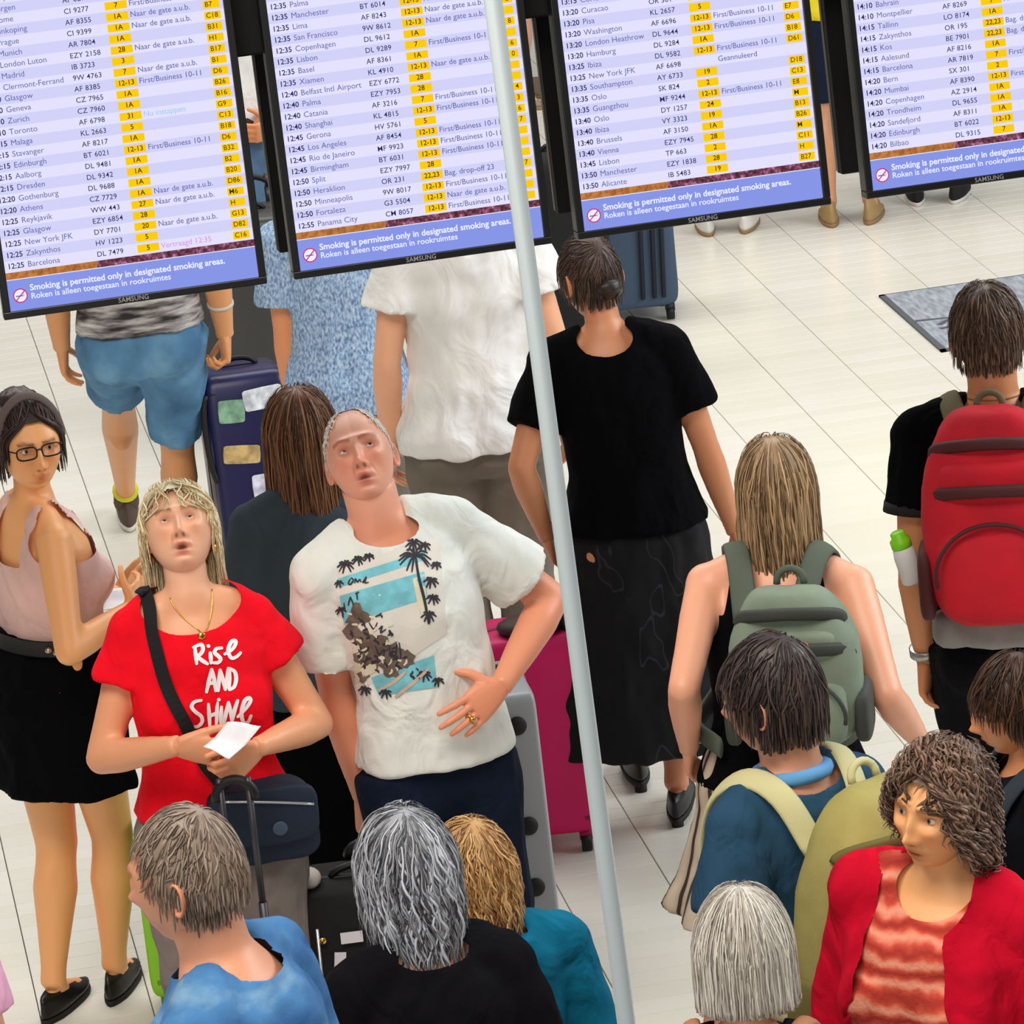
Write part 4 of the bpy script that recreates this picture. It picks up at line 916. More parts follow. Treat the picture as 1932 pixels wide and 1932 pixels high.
def backpack(name, label, p, w, d, h, z0, cols, dy=0.0, dx=0.0, pocket=True, lean=0, straps=True, sw=.055):
    """worn on the back of person p; z0 = height of the lower edge"""
    k = p.k; yb = .115*k*p.girth+dy
    o = p.world((dx, yb, 0)); t = thing(name, label, 'backpack', (o[0], o[1], z0), p.root.rotation_euler[2]); t.rotation_euler = (D(lean), 0, p.root.rotation_euler[2])
    m = mat('pack_%d_%d_%d' % cols[0], cols[0], rough=.8, bump=(300, .2), var=(8, .12)); m2 = mat('pack_%d_%d_%d' % cols[1], cols[1], rough=.85, bump=(300, .2)); mt = mat('pack_%d_%d_%d' % cols[2], cols[2], rough=.7)
    V, F = rounded(w, d, h, .62, 44, 26, .55); zt = V[:, 2]/h; V[:, 0] *= 1-.22*ss(zt, .55, 1.0); V[:, 1] = V[:, 1]*(1-.30*ss(zt, .5, 1.0))+d/2; V[:, 1] = np.maximum(V[:, 1], .01)
    V = folds(V, F, .005, (14, 14, 9), 3.3); obj('main_compartment', V, F, m, t)
    if pocket:
        V, F = rounded(w*.80, d*.55, h*.50, .6, 40, 20, .5); V[:, 1] += d*.86; V[:, 2] += h*.05; V[:, 1] -= .03*ss(V[:, 2]/h, .3, .55); V = folds(V, F, .004, (16, 16, 10), 7.7); obj('front_pocket', V, F, m, t)
        q = [(w*.40*math.cos(a), d*1.10+.012-.03*ss(np.array([math.sin(a)]), .2, 1)[0]*0.6, h*.30+h*.23*math.sin(a)) for a in np.linspace(-.2, PI+.2, 22)]; mb = MB(); mb.tube(q, .005, 6); mb.build('pocket_zip', mt, t)
        V, F = rounded(w*.70, d*.4, h*.20, .6, 32, 14, .5); V[:, 1] += d*.80; V[:, 2] += h*.60; obj('upper_pocket', V, F, m, t)
    mb = MB(); q = [(w*.455*math.cos(a)*(1-.05*math.sin(a)), d*.66-.018*math.sin(a), h*.58+h*.36*math.sin(a)) for a in np.linspace(-.35, PI+.35, 30)]; mb.tube(q, .0055, 6); mb.build('main_zip', mt, t)
    for zz_, ww_ in ((.80, .40), (.60, .455)):
        mb = MB(); mb.tube([(w*ww_*math.cos(a), d*(.98 if zz_ > .7 else 1.12)*(1-.35*abs(math.cos(a))**2.5)-.004, h*zz_+.045*math.sin(a)) for a in np.linspace(0, PI, 22)], .007, 6, flat=2.2, up=(0, 0, 1)); mb.build('trim_band', mt, t)
    mb = MB(); mb.tube(bez((-.03, d*.25, h*.97), (-.035, d*.2, h*.97+.045), (.035, d*.2, h*.97+.045), (.03, d*.25, h*.97), n=10), .008, 8); mb.build('haul_loop', m2, t)
    for sx in (-1, 1):
        V, F = rounded(d*.75, .04, h*.34, .6, 20, 12, .5); V = V @ Rz(PI/2).T; V[:, 0] += sx*w*.49; V[:, 1] += d*.5; V[:, 2] += h*.04; obj('side_pocket', V, F, mt if not isinstance(cols[1], int) else m2, t)
    if straps:
        Mi = Rz(-p.root.rotation_euler[2])
        for sd in (1, -1):
            c = lambda x, y, z: p.T((sd*x*k, y*k, z*k))
            wp = [c(.062, .125*p.girth+.03, 1.36), c(.085, .075, 1.462), c(.105, .0, 1.485), c(.115, -.085, 1.42), c(.115, -.125*p.girth-.015, 1.28), c(.135, -.10*p.girth, 1.12), c(.165*p.girth, .02, 1.06), c(.12, .135, 1.05)]
            q = spline(wp, 5); q = q-np.array([dx, yb, z0]); T = unit_rows(np.gradient(q, axis=0)); 
            ctr = np.array([0, -yb, 0]); rings = []
            for i in range(len(q)):
                out = q[i]-np.array([sd*.06-dx, -yb, min(q[i][2], 1.38*k-z0)]); out = unit(out-T[i]*np.dot(out, T[i])); b = np.cross(T[i], out)
                a = np.linspace(0, 2*PI, 10, endpoint=False); rings.append(q[i]+out*.012+np.outer(np.cos(a), b)*sw/2+np.outer(np.sin(a), out)*.008)
            mb = MB(); mb.loft(rings); mb.build('strap', m2, t)
    return t
def local_of(foot, yaw, P):
    phi = math.atan2(-foot[0], foot[1])+D(yaw); return Rz(-phi) @ (np.array(P)-np.array([foot[0], foot[1], 0]))
def paper(name, label, pts, bend=.006, n=8):
    """sheet of paper through four world corners, with thickness and a fold"""
    p = [np.array(q) for q in pts]; nrm = unit(np.cross(p[1]-p[0], p[3]-p[0])); V = []; 
    for sgn in (0, 1):
        for i in range(n+1):
            for j in range(n+1):
                u, v = i/n, j/n; q = p[0]*(1-u)*(1-v)+p[1]*u*(1-v)+p[2]*u*v+p[3]*(1-u)*v; V.append(q+nrm*(bend*abs(v-.5)*2+bend*.4*math.sin(u*5)+sgn*.0016))
    m = (n+1)**2; F = []
    for i in range(n):
        for j in range(n):
            a = i*(n+1)+j; b = a+n+1; F += [(a, b, b+1, a+1), (m+a, m+a+1, m+b+1, m+b)]
    for i in range(n):
        for a, b in ((i, i+1), (n*(n+1)+i, n*(n+1)+i+1), (i*(n+1), (i+1)*(n+1)), (i*(n+1)+n, (i+1)*(n+1)+n)): F.append((a, b, b+m, a+m))
    o = np.mean(p, 0); ob = obj(name, np.array(V)-o, F, mat('paper', (232, 232, 236), rough=.7, var=(20, .04))); ob.location = o
    return tag(ob, label, 'paper')
# cloth patterns
def ramp(N, Lk, fac, stops):
    r = N.new('ShaderNodeValToRGB'); e = r.color_ramp.elements
    while len(e) < len(stops): e.new(0.5)
    for q, (p, c) in zip(e, stops): q.position = p; q.color = rgba(c)
    Lk.new(fac, r.inputs['Fac']); return r.outputs['Color']
def pat_noise(stops, scale, stretch=(1, 1, 1), detail=6, rot=(0, 0, 0)):
    def f(N, Lk, tc):
        mp = N.new('ShaderNodeMapping'); mp.inputs['Scale'].default_value = stretch; mp.inputs['Rotation'].default_value = rot; Lk.new(tc.outputs['Object'], mp.inputs['Vector'])
        nz = N.new('ShaderNodeTexNoise'); nz.inputs['Scale'].default_value = scale; nz.inputs['Detail'].default_value = detail; Lk.new(mp.outputs['Vector'], nz.inputs['Vector']); return ramp(N, Lk, nz.outputs['Fac'], stops)
    return f
def pat_wave(stops, scale, direction='Z', dist=3, dscale=2.0, rings=False):
    def f(N, Lk, tc):
        w = N.new('ShaderNodeTexWave'); w.bands_direction = direction; w.inputs['Scale'].default_value = scale; w.inputs['Distortion'].default_value = dist; w.inputs['Detail'].default_value = 3; w.inputs['Detail Scale'].default_value = dscale
        Lk.new(tc.outputs['Object'], w.inputs['Vector']); return ramp(N, Lk, w.outputs['Fac'], stops)
    return f
def pat_angle(stops, count, dist=0.2):                  # stripes that run down a garment, around its own axis
    def f(N, Lk, tc):
        s = N.new('ShaderNodeSeparateXYZ'); Lk.new(tc.outputs['Object'], s.inputs[0]); a = N.new('ShaderNodeMath'); a.operation = 'ARCTAN2'; Lk.new(s.outputs['X'], a.inputs[0]); Lk.new(s.outputs['Y'], a.inputs[1])
        nz = N.new('ShaderNodeTexNoise'); nz.inputs['Scale'].default_value = 6; Lk.new(tc.outputs['Object'], nz.inputs['Vector'])
        m = N.new('ShaderNodeMath'); m.operation = 'MULTIPLY_ADD'; m.inputs[1].default_value = count; Lk.new(a.outputs[0], m.inputs[0]); Lk.new(nz.outputs['Fac'], m.inputs[2])
        q = N.new('ShaderNodeMath'); q.operation = 'SINE'; Lk.new(m.outputs[0], q.inputs[0]); r = N.new('ShaderNodeMath'); r.operation = 'MULTIPLY_ADD'; r.inputs[1].default_value = .5; r.inputs[2].default_value = .5; Lk.new(q.outputs[0], r.inputs[0])
        return ramp(N, Lk, r.outputs[0], stops)
    return f
def scoop(p, a, bf, bb, zc=1.455, x0=0.0):
    """neckline: an ellipse, deeper in front (bf) than behind (bb)"""
    c = p.T((x0, 0.0, zc*p.k))
    def f(V):
        q = V-c; b = bf+(bb-bf)*ss(q[:, 1], -.03, .05); return np.sqrt((q[:, 0]/a)**2+(q[:, 2]/b)**2)-1
    return f
def above(z): return lambda V: V[:, 2]-z
def cloth(name, col, **k): return mat(name, col, rough=.9, spec=k.pop('spec', .12), wrinkle=k.pop('wrinkle', .55), bump=k.pop('bump', (260, .18)), var=k.pop('var', (5, .10)), **k)
def frame(foot, yaw):
    phi = math.atan2(-foot[0], foot[1])+D(yaw); M = Rz(phi); O = np.array([foot[0], foot[1], 0.0]); n = unit(np.array([FW[0], FW[1], 0]))
    def L(px, py, dy=0.0):
        d = ray(px, py); t = (np.dot(O-CAM, n)+dy)/np.dot(d, n); return M.T @ (CAM+d*t-O)
    return L
SK_A, SK_B, SK_C, SK_D = (246, 188, 154), (230, 162, 132), (220, 150, 102), (170, 104, 64)
SHOE_BROWN = mat('shoe_brown', (84, 66, 56), rough=.7)
# ------------------------------------------------------------------ 1  woman in the red shirt, looking up
ft = at_z(362, 1168, 1.385); L = frame(ft, 3)
L_RED = L
p = red = Person('woman in a red shirt with white lettering, looking up beside the bald man', ft, 1.70, 3, fem=True, girth=1.05, skin=SK_A, hs=.92, head=(-2, 40, -2), shoulder=.132,
  larm=dict(at=L(490, 1408, -.20), hint=(.75, .8, -.5)), rarm=dict(at=L(330, 1408, -.22), hint=(-.75, .8, -.5)),
  rhand=dict(dir=(.95, -.25, -.22), thumb=(.25, -.35, 1), curl=((30, 40, 20), (32, 42, 20), (34, 44, 22), (36, 46, 24)), tcurl=(.85, .45, .25)),
  lhand=dict(dir=(-.80, -.30, -.42), thumb=(-.3, -.3, 1), curl=((35, 45, 25), (38, 48, 25), (40, 50, 25), (42, 50, 25)), tcurl=(.85, .45, .25)))
p.body(hi=True, mouth=.007, feat=1.18, tan=(.84, .69, .56), lip=(.74, .34, .36), brow=(.44, .31, .23), ruddy=.34, full=1.10, gaze=(0, 18), iris=(96, 120, 140), open=.62)
M_RED = cloth('shirt_red', (236, 14, 34))
sh = p.shirt('shirt', M_RED, hem=.965, inf=.013, sleeve=.40, flare=.03, cuts=[scoop(p, .115*p.k, .052, .035, 1.472)], loose=.018, amp=.004, voxel=.008)
p.trousers('jeans', cloth('jeans_grey', (128, 118, 112), var=(9, .15)), loose=.004)
for sd in (1, -1): p.shoe(sd, M_BLKSHOE, M_SOLE)
p.hair(M_HAIR, 'long', 1300, .25, .024, clear=78, fringe=.10, fl=.40, part=-.012, c1=tuple(1.12*v for v in hl((255, 244, 208))), c2=hl((206, 176, 124)), width=.0032, front=.070, side=-.01, back=-.09, wave=.006, seed=3)
q = lambda *P: [np.array((160+x/3.331, 1060+y/3.331)) for x, y in P]
STROKES = [q((692, 535), (698, 590), (704, 642)), q((680, 540), (730, 522), (742, 550), (728, 580), (700, 594)), q((704, 592), (735, 618), (772, 642)),
 q((786, 570), (790, 600), (792, 638)), q((770, 528), (782, 534)), q((862, 542), (826, 548), (814, 572), (838, 594), (852, 612), (836, 632), (806, 634)),
 q((876, 582), (920, 556), (944, 520), (942, 498), (918, 506), (900, 556), (916, 602), (948, 598), (978, 570)),
 q((764, 820), (780, 745), (796, 672)), q((796, 672), (812, 740), (822, 812)), q((776, 764), (818, 756)), q((838, 812), (842, 745), (848, 676)), q((848, 676), (868, 745), (884, 806)), q((884, 806), (892, 735), (900, 664)),
 q((908, 668), (908, 740), (908, 806)), q((908, 668), (940, 690), (950, 735), (940, 785), (910, 806)),
 q((734, 868), (690, 878), (668, 908), (690, 940), (730, 968), (736, 1004), (710, 1030), (680, 1034)), q((776, 890), (782, 960), (786, 1032)), q((836, 884), (832, 950), (828, 1030)), q((776, 970), (836, 946)),
 q((862, 908), (858, 960), (856, 1018)), q((838, 862), (850, 868)), q((872, 1026), (886, 960), (904, 880)), q((904, 880), (918, 945), (926, 1002)), q((926, 1002), (942, 930), (962, 868)),
 q((960, 972), (1010, 920), (1038, 872), (1026, 856), (1000, 880), (984, 950), (996, 1004), (1024, 1002), (1042, 962))]
decal(p, 'shirt_lettering', sh, [k for s_ in STROKES for k in ribbon_px(s_, 6.6 if len(s_) > 2 else 6.2, 5)], mat('print_white', (246, 240, 242), rough=.8), .0025)
# necklace, earrings, ring
b = bvh_of(p.bodyobj, sh); pts = [on_surface(b, x, y, .003) for x, y in ((322, 1128), (330, 1146), (350, 1170), (374, 1189), (382, 1196), (392, 1182), (397, 1162), (399, 1136), (398, 1112))]
mb = MB(); mb.tube(spline([(k[0]-p.O) @ p.M for k in pts if k is not None], 4), .0013, 6); nk = mb.build('necklace', M_GOLD, p.root)
k = on_surface(b, 380, 1202, .005); mb = MB(); mb.ball((k[0]-p.O) @ p.M, (.009, .004, .009), 16, 10); mb.build('pendant', M_GOLD, nk)
for sd in (1, -1):
    mb = MB(); a = np.linspace(0, 2*PI, 20, endpoint=False); c = np.array([sd*.080, .010, -.052]); P = [c+(0, .011*math.cos(t), .011*math.sin(t)) for t in a]; P.append(P[0]); mb.tube(p.H(P), .0028, 6); mb.build('earring', M_GOLD, p.root)
w, d, t_, n_, kk = p.hand_frame[-1]; c = w+d*.112*kk-t_*.010*kk+n_*.010*kk; a = np.linspace(0, 2*PI, 17); mb = MB(); mb.tube([c+t_*.0115*kk*math.cos(x)+n_*.0115*kk*math.sin(x) for x in a], .0026, 6); mb.build('ring', M_GOLD, p.root)
# papers in her hands
o = p.world(L(430, 1430, -.30)); e = lambda x, y, dy: p.world(L(x, y, dy))
paper('folded_paper', 'folded white papers held in both hands in front of the red shirt', [e(383, 1415, -.31), e(432, 1436, -.33), e(492, 1374, -.27), e(428, 1368, -.25)], bend=.01)
# shoulder bag
bag_c = p.world(L(498, 1552, -.10)); t = thing('shoulder_bag', 'dark navy shoulder bag with a silver zip hanging beside the red shirt', 'bag', (bag_c[0], bag_c[1], bag_c[2]-.09), p.root.rotation_euler[2])
M_NAVYBAG = mat('bag_navy', (17, 34, 54), rough=.7, bump=(400, .2)); Mi = np.array(p.M)
V, F = rounded(.235, .085, .19, .45, 44, 22, .5); V[:, 0] += .02*(V[:, 2]/.19-.5)*-1; V = folds(V, F, .004, (15, 15, 15), 1.0); bd = obj('bag_body', V, F, M_NAVYBAG, t)
V, F = rounded(.242, .03, .135, .4, 40, 16, .45); V[:, 1] -= .047; V[:, 2] += .055; V = folds(V, F, .003, (15, 15, 15), 2.0); obj('flap', V, F, M_NAVYBAG, t)
mb = MB(); mb.tube([(-.09+.02*i, -.066+.0006*(i-5)**2*.4, .175-.002*i-.0008*i*i*.2) for i in range(11)], .0032, 6); mb.build('zipper', mat('zip_silver', (205, 208, 212), rough=.3, metal=.8), t)
mb = MB(); mb.ball((.03, -.064, .095), (.017, .003, .017), 20, 8); mb.build('emblem', mat('emblem_grey', (64, 80, 98), rough=.6), t)
b = bvh_of(sh); fr = [(266, 1128), (276, 1120), (284, 1150), (291, 1190), (299, 1230), (312, 1280), (328, 1325), (346, 1362), (366, 1400), (388, 1440), (415, 1478)]
b2 = bvh_of(sh, p.bodyobj); P = [on_surface(b2 if i < 3 else b, x, y, .011) for i, (x, y) in enumerate(fr)]; P = [k for k in P if k is not None]
bz = bag_c[2]-.09; toL = lambda q: (np.array(q)-np.array([bag_c[0], bag_c[1], bz])) @ Mi
pts = [toL(k[0]) for k in P]; nr = [k[1] @ Mi for k in P]
back = [p.world(p.T((-.085*p.k, .02, 1.505*p.k))), p.world(p.T((-.06*p.k, .10, 1.44*p.k))), p.world(p.T((.04*p.k, .135, 1.20*p.k))), p.world(p.T((.17*p.k, .10, .98*p.k)))]
pts = [toL(k) for k in back[::-1]]+pts+[np.array([-.10, -.03, .17])]; nr = [Mi.T @ (p.M @ np.array(v)) for v in ((.6, .6, .2), (.1, 1, 0), (-.1, .9, .3), (-.1, 0, 1))]+nr+[np.array([0, -1, 0])]
P2 = spline(pts, 4); NR = np.array([np.interp(np.linspace(0, len(nr)-1, len(P2)), range(len(nr)), np.array(nr)[:, i]) for i in range(3)]).T; T = unit_rows(np.gradient(P2, axis=0)); rings = []
for i in range(len(P2)):
    n1 = unit(NR[i]-T[i]*np.dot(NR[i], T[i])); b1 = np.cross(T[i], n1); rings.append(np.array([P2[i]+b1*.0145+n1*.002, P2[i]-b1*.0145+n1*.002, P2[i]-b1*.0145-n1*.002, P2[i]+b1*.0145-n1*.002]))
mb = MB(); mb.loft(rings); mb.build('strap', M_STRAP, t, smooth=False)

# ------------------------------------------------------------------ 2  bald man looking up
ft = at_z(822, 1410, .955); L = frame(ft, 18)
p = bald = Person('balding man in a pale printed T-shirt, looking up with one hand on his hip', ft, 1.79, 18, hs=.94, girth=.93, skin=(248, 178, 150), side=-8, head=(-16, 34, -10), shoulder=.157,
  rarm=dict(at=L(686, 1500, .02), hint=(-.4, 1, 0)), larm=dict(at=L(948, 1290, -.10), hint=(1, .5, .1)),
  rhand=dict(dir=(-.05, -.12, -1), thumb=(.3, -1, 0), curl=(55, 60, 35), tcurl=(.7, .5, .5)),
  lhand=dict(dir=(-.88, -.22, -.42), thumb=(-.3, .2, .9), curl=((4, 8, 6), (6, 10, 8), (10, 14, 8), (14, 18, 10)), spread=7, tcurl=(.3, .8, .3)))
p.body(hi=True, mouth=.004, feat=1.28, open=.78, tan=(.84, .70, .58), lip=(.70, .30, .38), brow=(.44, .28, .22), ruddy=.45, gaze=(14, 18), iris=(110, 130, 140), full=1.03)  # tan here paints the shade on his arms into the skin colour
M_TEE = cloth('tee_pale', (228, 232, 226))
sh = p.shirt('shirt', M_TEE, hem=.915, inf=.018, sleeve=.72, flare=.03, cuts=[scoop(p, .072*p.k, .028, .03, 1.475)], loose=.024, amp=.0045, voxel=.0085)
p.trousers('jeans', cloth('jeans_dark', (16, 26, 44), var=(9, .25)), top=.96, inf=.008, loose=.008)
for sd in (1, -1): p.shoe(sd, M_BLKSHOE, M_SOLE)
p.hair(M_HAIR, 'short', 900, .012, .006, edge=((0, .2), (28, .2), (36, .092), (46, .058), (62, .024), (80, .0), (100, -.03), (180, -.05)), c1=hl((255, 248, 240)), c2=hl((236, 220, 206)), width=.0022, front=.16, side=-.004, back=-.07, seed=5)
w, d, t_, n_, kk = p.hand_frame[1]; c = w+d*.108*kk-t_*.010*kk+n_*.004*kk; a = np.linspace(0, 2*PI, 17); mb = MB(); mb.tube([c+t_*.0125*kk*math.cos(x)+n_*.0125*kk*math.sin(x) for x in a], .0030, 6); mb.ball(c-n_*.013*kk, (.008, .008, .007), 12, 8); mb.build('ring', M_GOLD, p.root)

Q1 = lambda *P: [np.array((540+x/3.864, 740+y/3.864)) for x, y in P]
Q2 = lambda *P: [np.array((560+x/3.22, 1140+y/3.22)) for x, y in P]
def band(a, b, c, d_, nx=14, ny=4):
    a, b, c, d_ = map(np.array, (a, b, c, d_)); return grid_quads(0, 0, 1, 1, nx, ny, lambda u: a*(1-u[0])*(1-u[1])+b*u[0]*(1-u[1])+c*u[0]*u[1]+d_*(1-u[0])*u[1])
P_CY = mat('print_cyan', (124, 200, 214), rough=.85, var=(30, .15)); P_CR = mat('print_cream', (226, 220, 192), rough=.85); P_BR = mat('print_brown', (112, 96, 86), rough=.85, var=(40, .3)); P_DK = mat('print_dark', (54, 52, 60), rough=.85); P_TN = mat('print_tan', (206, 184, 160), rough=.85, var=(40, .12))
decal(p, 'print_ground', sh, band((636, 1072), (828, 1012), (842, 1196), (662, 1316), 16, 18), mat('print_pale', (226, 222, 212), rough=.85), .0012)
decal(p, 'print_sea', sh, band((637, 1092), (800, 1040), (803, 1056), (640, 1109))+band((641, 1124), (800, 1078), (806, 1128), (650, 1178))+band((700, 1278), (818, 1236), (824, 1296), (716, 1312)), P_CY, .0018)
decal(p, 'print_sand', sh, band((778, 1092), (800, 1084), (808, 1176), (790, 1150))+band((664, 1196), (700, 1180), (716, 1262), (672, 1290)), P_CR, .0022)
rs = np.random.RandomState(4); bl = []
for cx, cy, r in ((674, 1162, 24), (664, 1190, 18), (690, 1206, 22), (716, 1222, 26), (742, 1232, 24), (700, 1250, 20), (736, 1262, 22), (764, 1246, 20), (678, 1240, 16), (684, 1276, 14)):
    a = np.linspace(0, 2*PI, 15)[:-1]; bl += fill_poly([(cx+r*rs.uniform(.55, 1.15)*math.cos(t), cy+r*rs.uniform(.55, 1.15)*math.sin(t)) for t in a], 3)
decal(p, 'print_shrubs', sh, bl, P_BR, .0024)
dk = []
for cx, cy, r, k in ((782, 1050, 30, 13), (652, 1066, 16, 9), (676, 1056, 12, 8), (696, 1050, 10, 7), (780, 1026, 16, 9), (812, 1096, 14, 8), (816, 1128, 13, 8), (808, 1160, 14, 8), (822, 1066, 10, 7), (800, 1030, 12, 7), (640, 1100, 9, 6), (644, 1150, 10, 6), (690, 1300, 12, 7), (728, 1306, 12, 7), (800, 1272, 14, 8), (826, 1284, 11, 7)):
    for i in range(k):
        a = -PI+2*PI*i/k+rs.uniform(-.2, .2); e_ = (cx+r*math.cos(a), cy+r*.75*math.sin(a)+r*.25); dk += ribbon_px([np.array((cx, cy)), np.array(((cx+e_[0])/2, (cy+e_[1])/2-r*.22)), np.array(e_)], 3.4, 3)
dk += ribbon_px([np.array((784, 1058)), np.array((790, 1092)), np.array((800, 1132)), np.array((808, 1176))], 5, 4)
for P in (Q1((470, 1360), (455, 1390), (470, 1400), (490, 1370), (475, 1352)), Q1((500, 1390), (505, 1360), (520, 1385), (535, 1365), (545, 1385)), Q1((555, 1385), (570, 1370), (560, 1392), (585, 1345), (575, 1390), (600, 1385)), Q1((425, 1535), (432, 1585)), Q1((470, 1490), (455, 1550)), Q1((470, 1490), (492, 1545)), Q1((515, 1460), (520, 1510)), Q1((505, 1468), (530, 1458)), Q1((412, 1610), (420, 1640)),
          Q2((480, 250), (500, 300), (530, 270), (520, 330), (490, 350)), Q2((560, 240), (570, 310), (600, 300), (605, 240)), Q2((620, 230), (630, 320), (600, 370), (640, 390)), Q2((400, 90), (420, 140)), Q2((440, 110), (470, 150), (490, 110)), Q2((500, 150), (520, 130), (510, 170), (540, 150))): dk += ribbon_px(P, 2.6, 4)
decal(p, 'print_palms_and_lettering', sh, dk, P_DK, .0030)
rr = np.random.RandomState(9); lt = []; dd_ = []
for i in range(70):
    u, v = rr.uniform(0, 1, 2); x, y = 656+u*(66+v*70)+v*10, 1150+v*118+u*10; a = rr.uniform(-1.2, 1.2)+PI/2*(i % 2); l = rr.uniform(5, 13); (lt if i % 3 == 0 else dd_).extend(ribbon_px([np.array((x, y)), np.array((x+l*.5*math.cos(a)+2, y+l*.5*math.sin(a))), np.array((x+l*math.cos(a), y+l*math.sin(a)))], rr.uniform(2.2, 4.5), 3))
decal(p, 'print_light_dabs', sh, lt, P_CR, .0034); decal(p, 'print_dark_dabs', sh, dd_, P_DK, .0032)
decal(p, 'print_jetty', sh, [k for P in (Q2((500, 520), (590, 470), (660, 410)), Q2((600, 560), (700, 480), (800, 390))) for k in ribbon_px(P, 6, 5)], P_TN, .0030)
def frames(w=.0):
    pass
def glasses(p, m, w=.030, h=.016):
    mb = MB(); 
    for sd in (1, -1):
        c = np.array([sd*.0325, -.101, -.003]); a = np.linspace(0, 2*PI, 25); P = [c+(w*.85*math.copysign(abs(math.cos(t))**.6, math.cos(t)), .006*abs(math.cos(t))*(1 if sd*math.cos(t) > 0 else 0), h*math.copysign(abs(math.sin(t))**.6, math.sin(t))) for t in a]; mb.tube(p.H(P), .0020, 6)
        mb.tube(p.H([(sd*.060, -.095, .004), (sd*.074, -.05, .004), (sd*.079, .01, .002), (sd*.078, .03, -.015)]), .0018, 6)
    mb.tube(p.H([(-.008, -.101, .002), (0, -.104, .004), (.008, -.101, .002)]), .0018, 6); o = mb.build('glasses', m, p.root)
    g = bpy.data.materials.get('lens_glass')
    if not g:
        g = bpy.data.materials.new('lens_glass'); g.use_nodes = True; b = g.node_tree.nodes['Principled BSDF']; b.inputs['Transmission Weight'].default_value = 1; b.inputs['Roughness'].default_value = .03; b.inputs['IOR'].default_value = 1.05
    for sd in (1, -1):
        b = MB(); a = np.linspace(0, 2*PI, 24, endpoint=False); b.add(p.H([(sd*.0325+w*.8*math.copysign(abs(math.cos(t))**.6, math.cos(t)), -.1005, -.003+h*.92*math.copysign(abs(math.sin(t))**.6, math.sin(t))) for t in a]), [tuple(range(24))]); b.build('lens', g, o)
    return o
def band_ring(p, name, z, inf, hgt, m, prof=None):
    r = [np.array(k) for k in (p.torso_rings(inf, z, z+hgt))]; mb = MB(); mb.loft(r, False); r2 = p.torso_rings(inf-.006, z, z+hgt); mb.loft(r2[::-1], False); return mb.build(name, m, p.root)
def arm_ring(p, sd, name, m, t=.93, r=.034, hgt=.03):
    a, b = p.elb[sd], p.wri[sd]; u = unit(b-a); c = a+(b-a)*t; mb = MB(); mb.tube([c-u*hgt/2, c-u*hgt*.45, c+u*hgt*.45, c+u*hgt/2], [r*.9, r, r, r*.9], 18); return mb.build(name, m, p.root)
# ------------------------------------------------------------------ 3  woman in the black skirt
ft = at_z(190, 1896, 0); Y = 138; L = frame(ft, Y)
la = local_of(ft, Y, at_z(122, 1905, 0)); ra = local_of(ft, Y, at_z(232, 1872, 0))
p = Person('woman in a pale pink sleeveless top and black skirt, glancing back over her shoulder', ft, 1.61, Y, fem=True, girth=1.12, skin=(248, 178, 118), twist=-32, head=(-124, 4, 0), side=-3, hip=1.02,
  lleg=dict(at=(la[0], la[1]+.03, .078), yaw=14), rleg=dict(at=(ra[0], ra[1]+.02, .078), yaw=24), rarm=dict(at=L(244, 1150, -.10), hint=(-.4, -.2, -1)), larm=dict(at=L(222, 1120, .30), hint=(.6, .3, -1)),
  rhand=dict(dir=(.1, -.9, .35), thumb=(.2, .2, 1), curl=(25, 30, 15)), lhand=dict(dir=(-.1, -.9, .3), thumb=(-.2, .2, 1), curl=(25, 30, 15)))
skirtw = p
p.body(lip=(.78, .42, .42), brow=(.16, .10, .08), ruddy=.3, full=1.05, gaze=(10, 4), iris=(70, 60, 50))
k = p.k
def tank(V):
    q = V-p.T((0, 0, 1.30*k)); x = np.abs(q[:, 0]); top = 1.33*k+.16*k*np.exp(-((x-.085*k)/.026)**4)
    g1 = (top-V[:, 2]); arm = np.minimum(np.linalg.norm(V-p.sho[1], axis=1), np.linalg.norm(V-p.sho[-1], axis=1))-.069*k
    return np.minimum(g1, arm)
mb = MB(); p.trunk(mb, .012, 1.09, 1.46, .0)
p.garment('tank_top', cloth('tank_pink', (228, 188, 180)), mb, cuts=[tank], amp=.004)
p.skirt('skirt', M_BLACK, top=1.12, hem=.665, width=1.03, inf=.014)
belt = band_ring(p, 'belt', 1.075, .026, .045, mat('belt_black', (18, 16, 16), rough=.5))
bb_ = bvh_of(belt); mb = MB()
for i in range(5):
    h_ = on_surface(bb_, 92+i*15, 1229-i*1.6+(3 if i % 2 else -3), .003)
    if h_: mb.ball((h_[0]-p.O) @ p.M, (.010, .010, .008), 10, 6)
if mb.n: tag(mb.build('buckle', mat('buckle_metal', (196, 176, 150), rough=.3, metal=.9), p.root), kind='stuff')
for sd in (1, -1): p.shoe(sd, M_BLKSHOE, M_SOLE, 'flat')
p.hair(M_HAIR, 'short', 420, .10, .014, c1=hl((74, 50, 44)), c2=hl((30, 20, 18)), width=.0035, front=.062, side=-.005, back=-.08, crown=40, seed=8, clear=75)
V, F = sphere_dirs(28, 20); mb = MB(); mb.add(p.H(folds(V*np.array([.052, .056, .036]), F, .006, (60, 60, 60))+np.array([0, .040, .108])), F, np.tile(hl((52, 34, 30)), (len(V), 1))); mb.build('hair_bun', M_HAIR, p.root, colors=True)
a = np.linspace(-PI*.02, PI*1.02, 22); mb = MB(); mb.tube(p.H([(.083*math.cos(t), -.035+.0*t, .02+.112*math.sin(t)) for t in a]), .011, 8, flat=.4); mb.build('headband', mat('band_grey', (98, 84, 80), rough=.8), p.root)
glasses(p, mat('glasses_dark', (18, 18, 20), rough=.3))
e = lambda x, y, dy: p.world(L(x, y, dy))
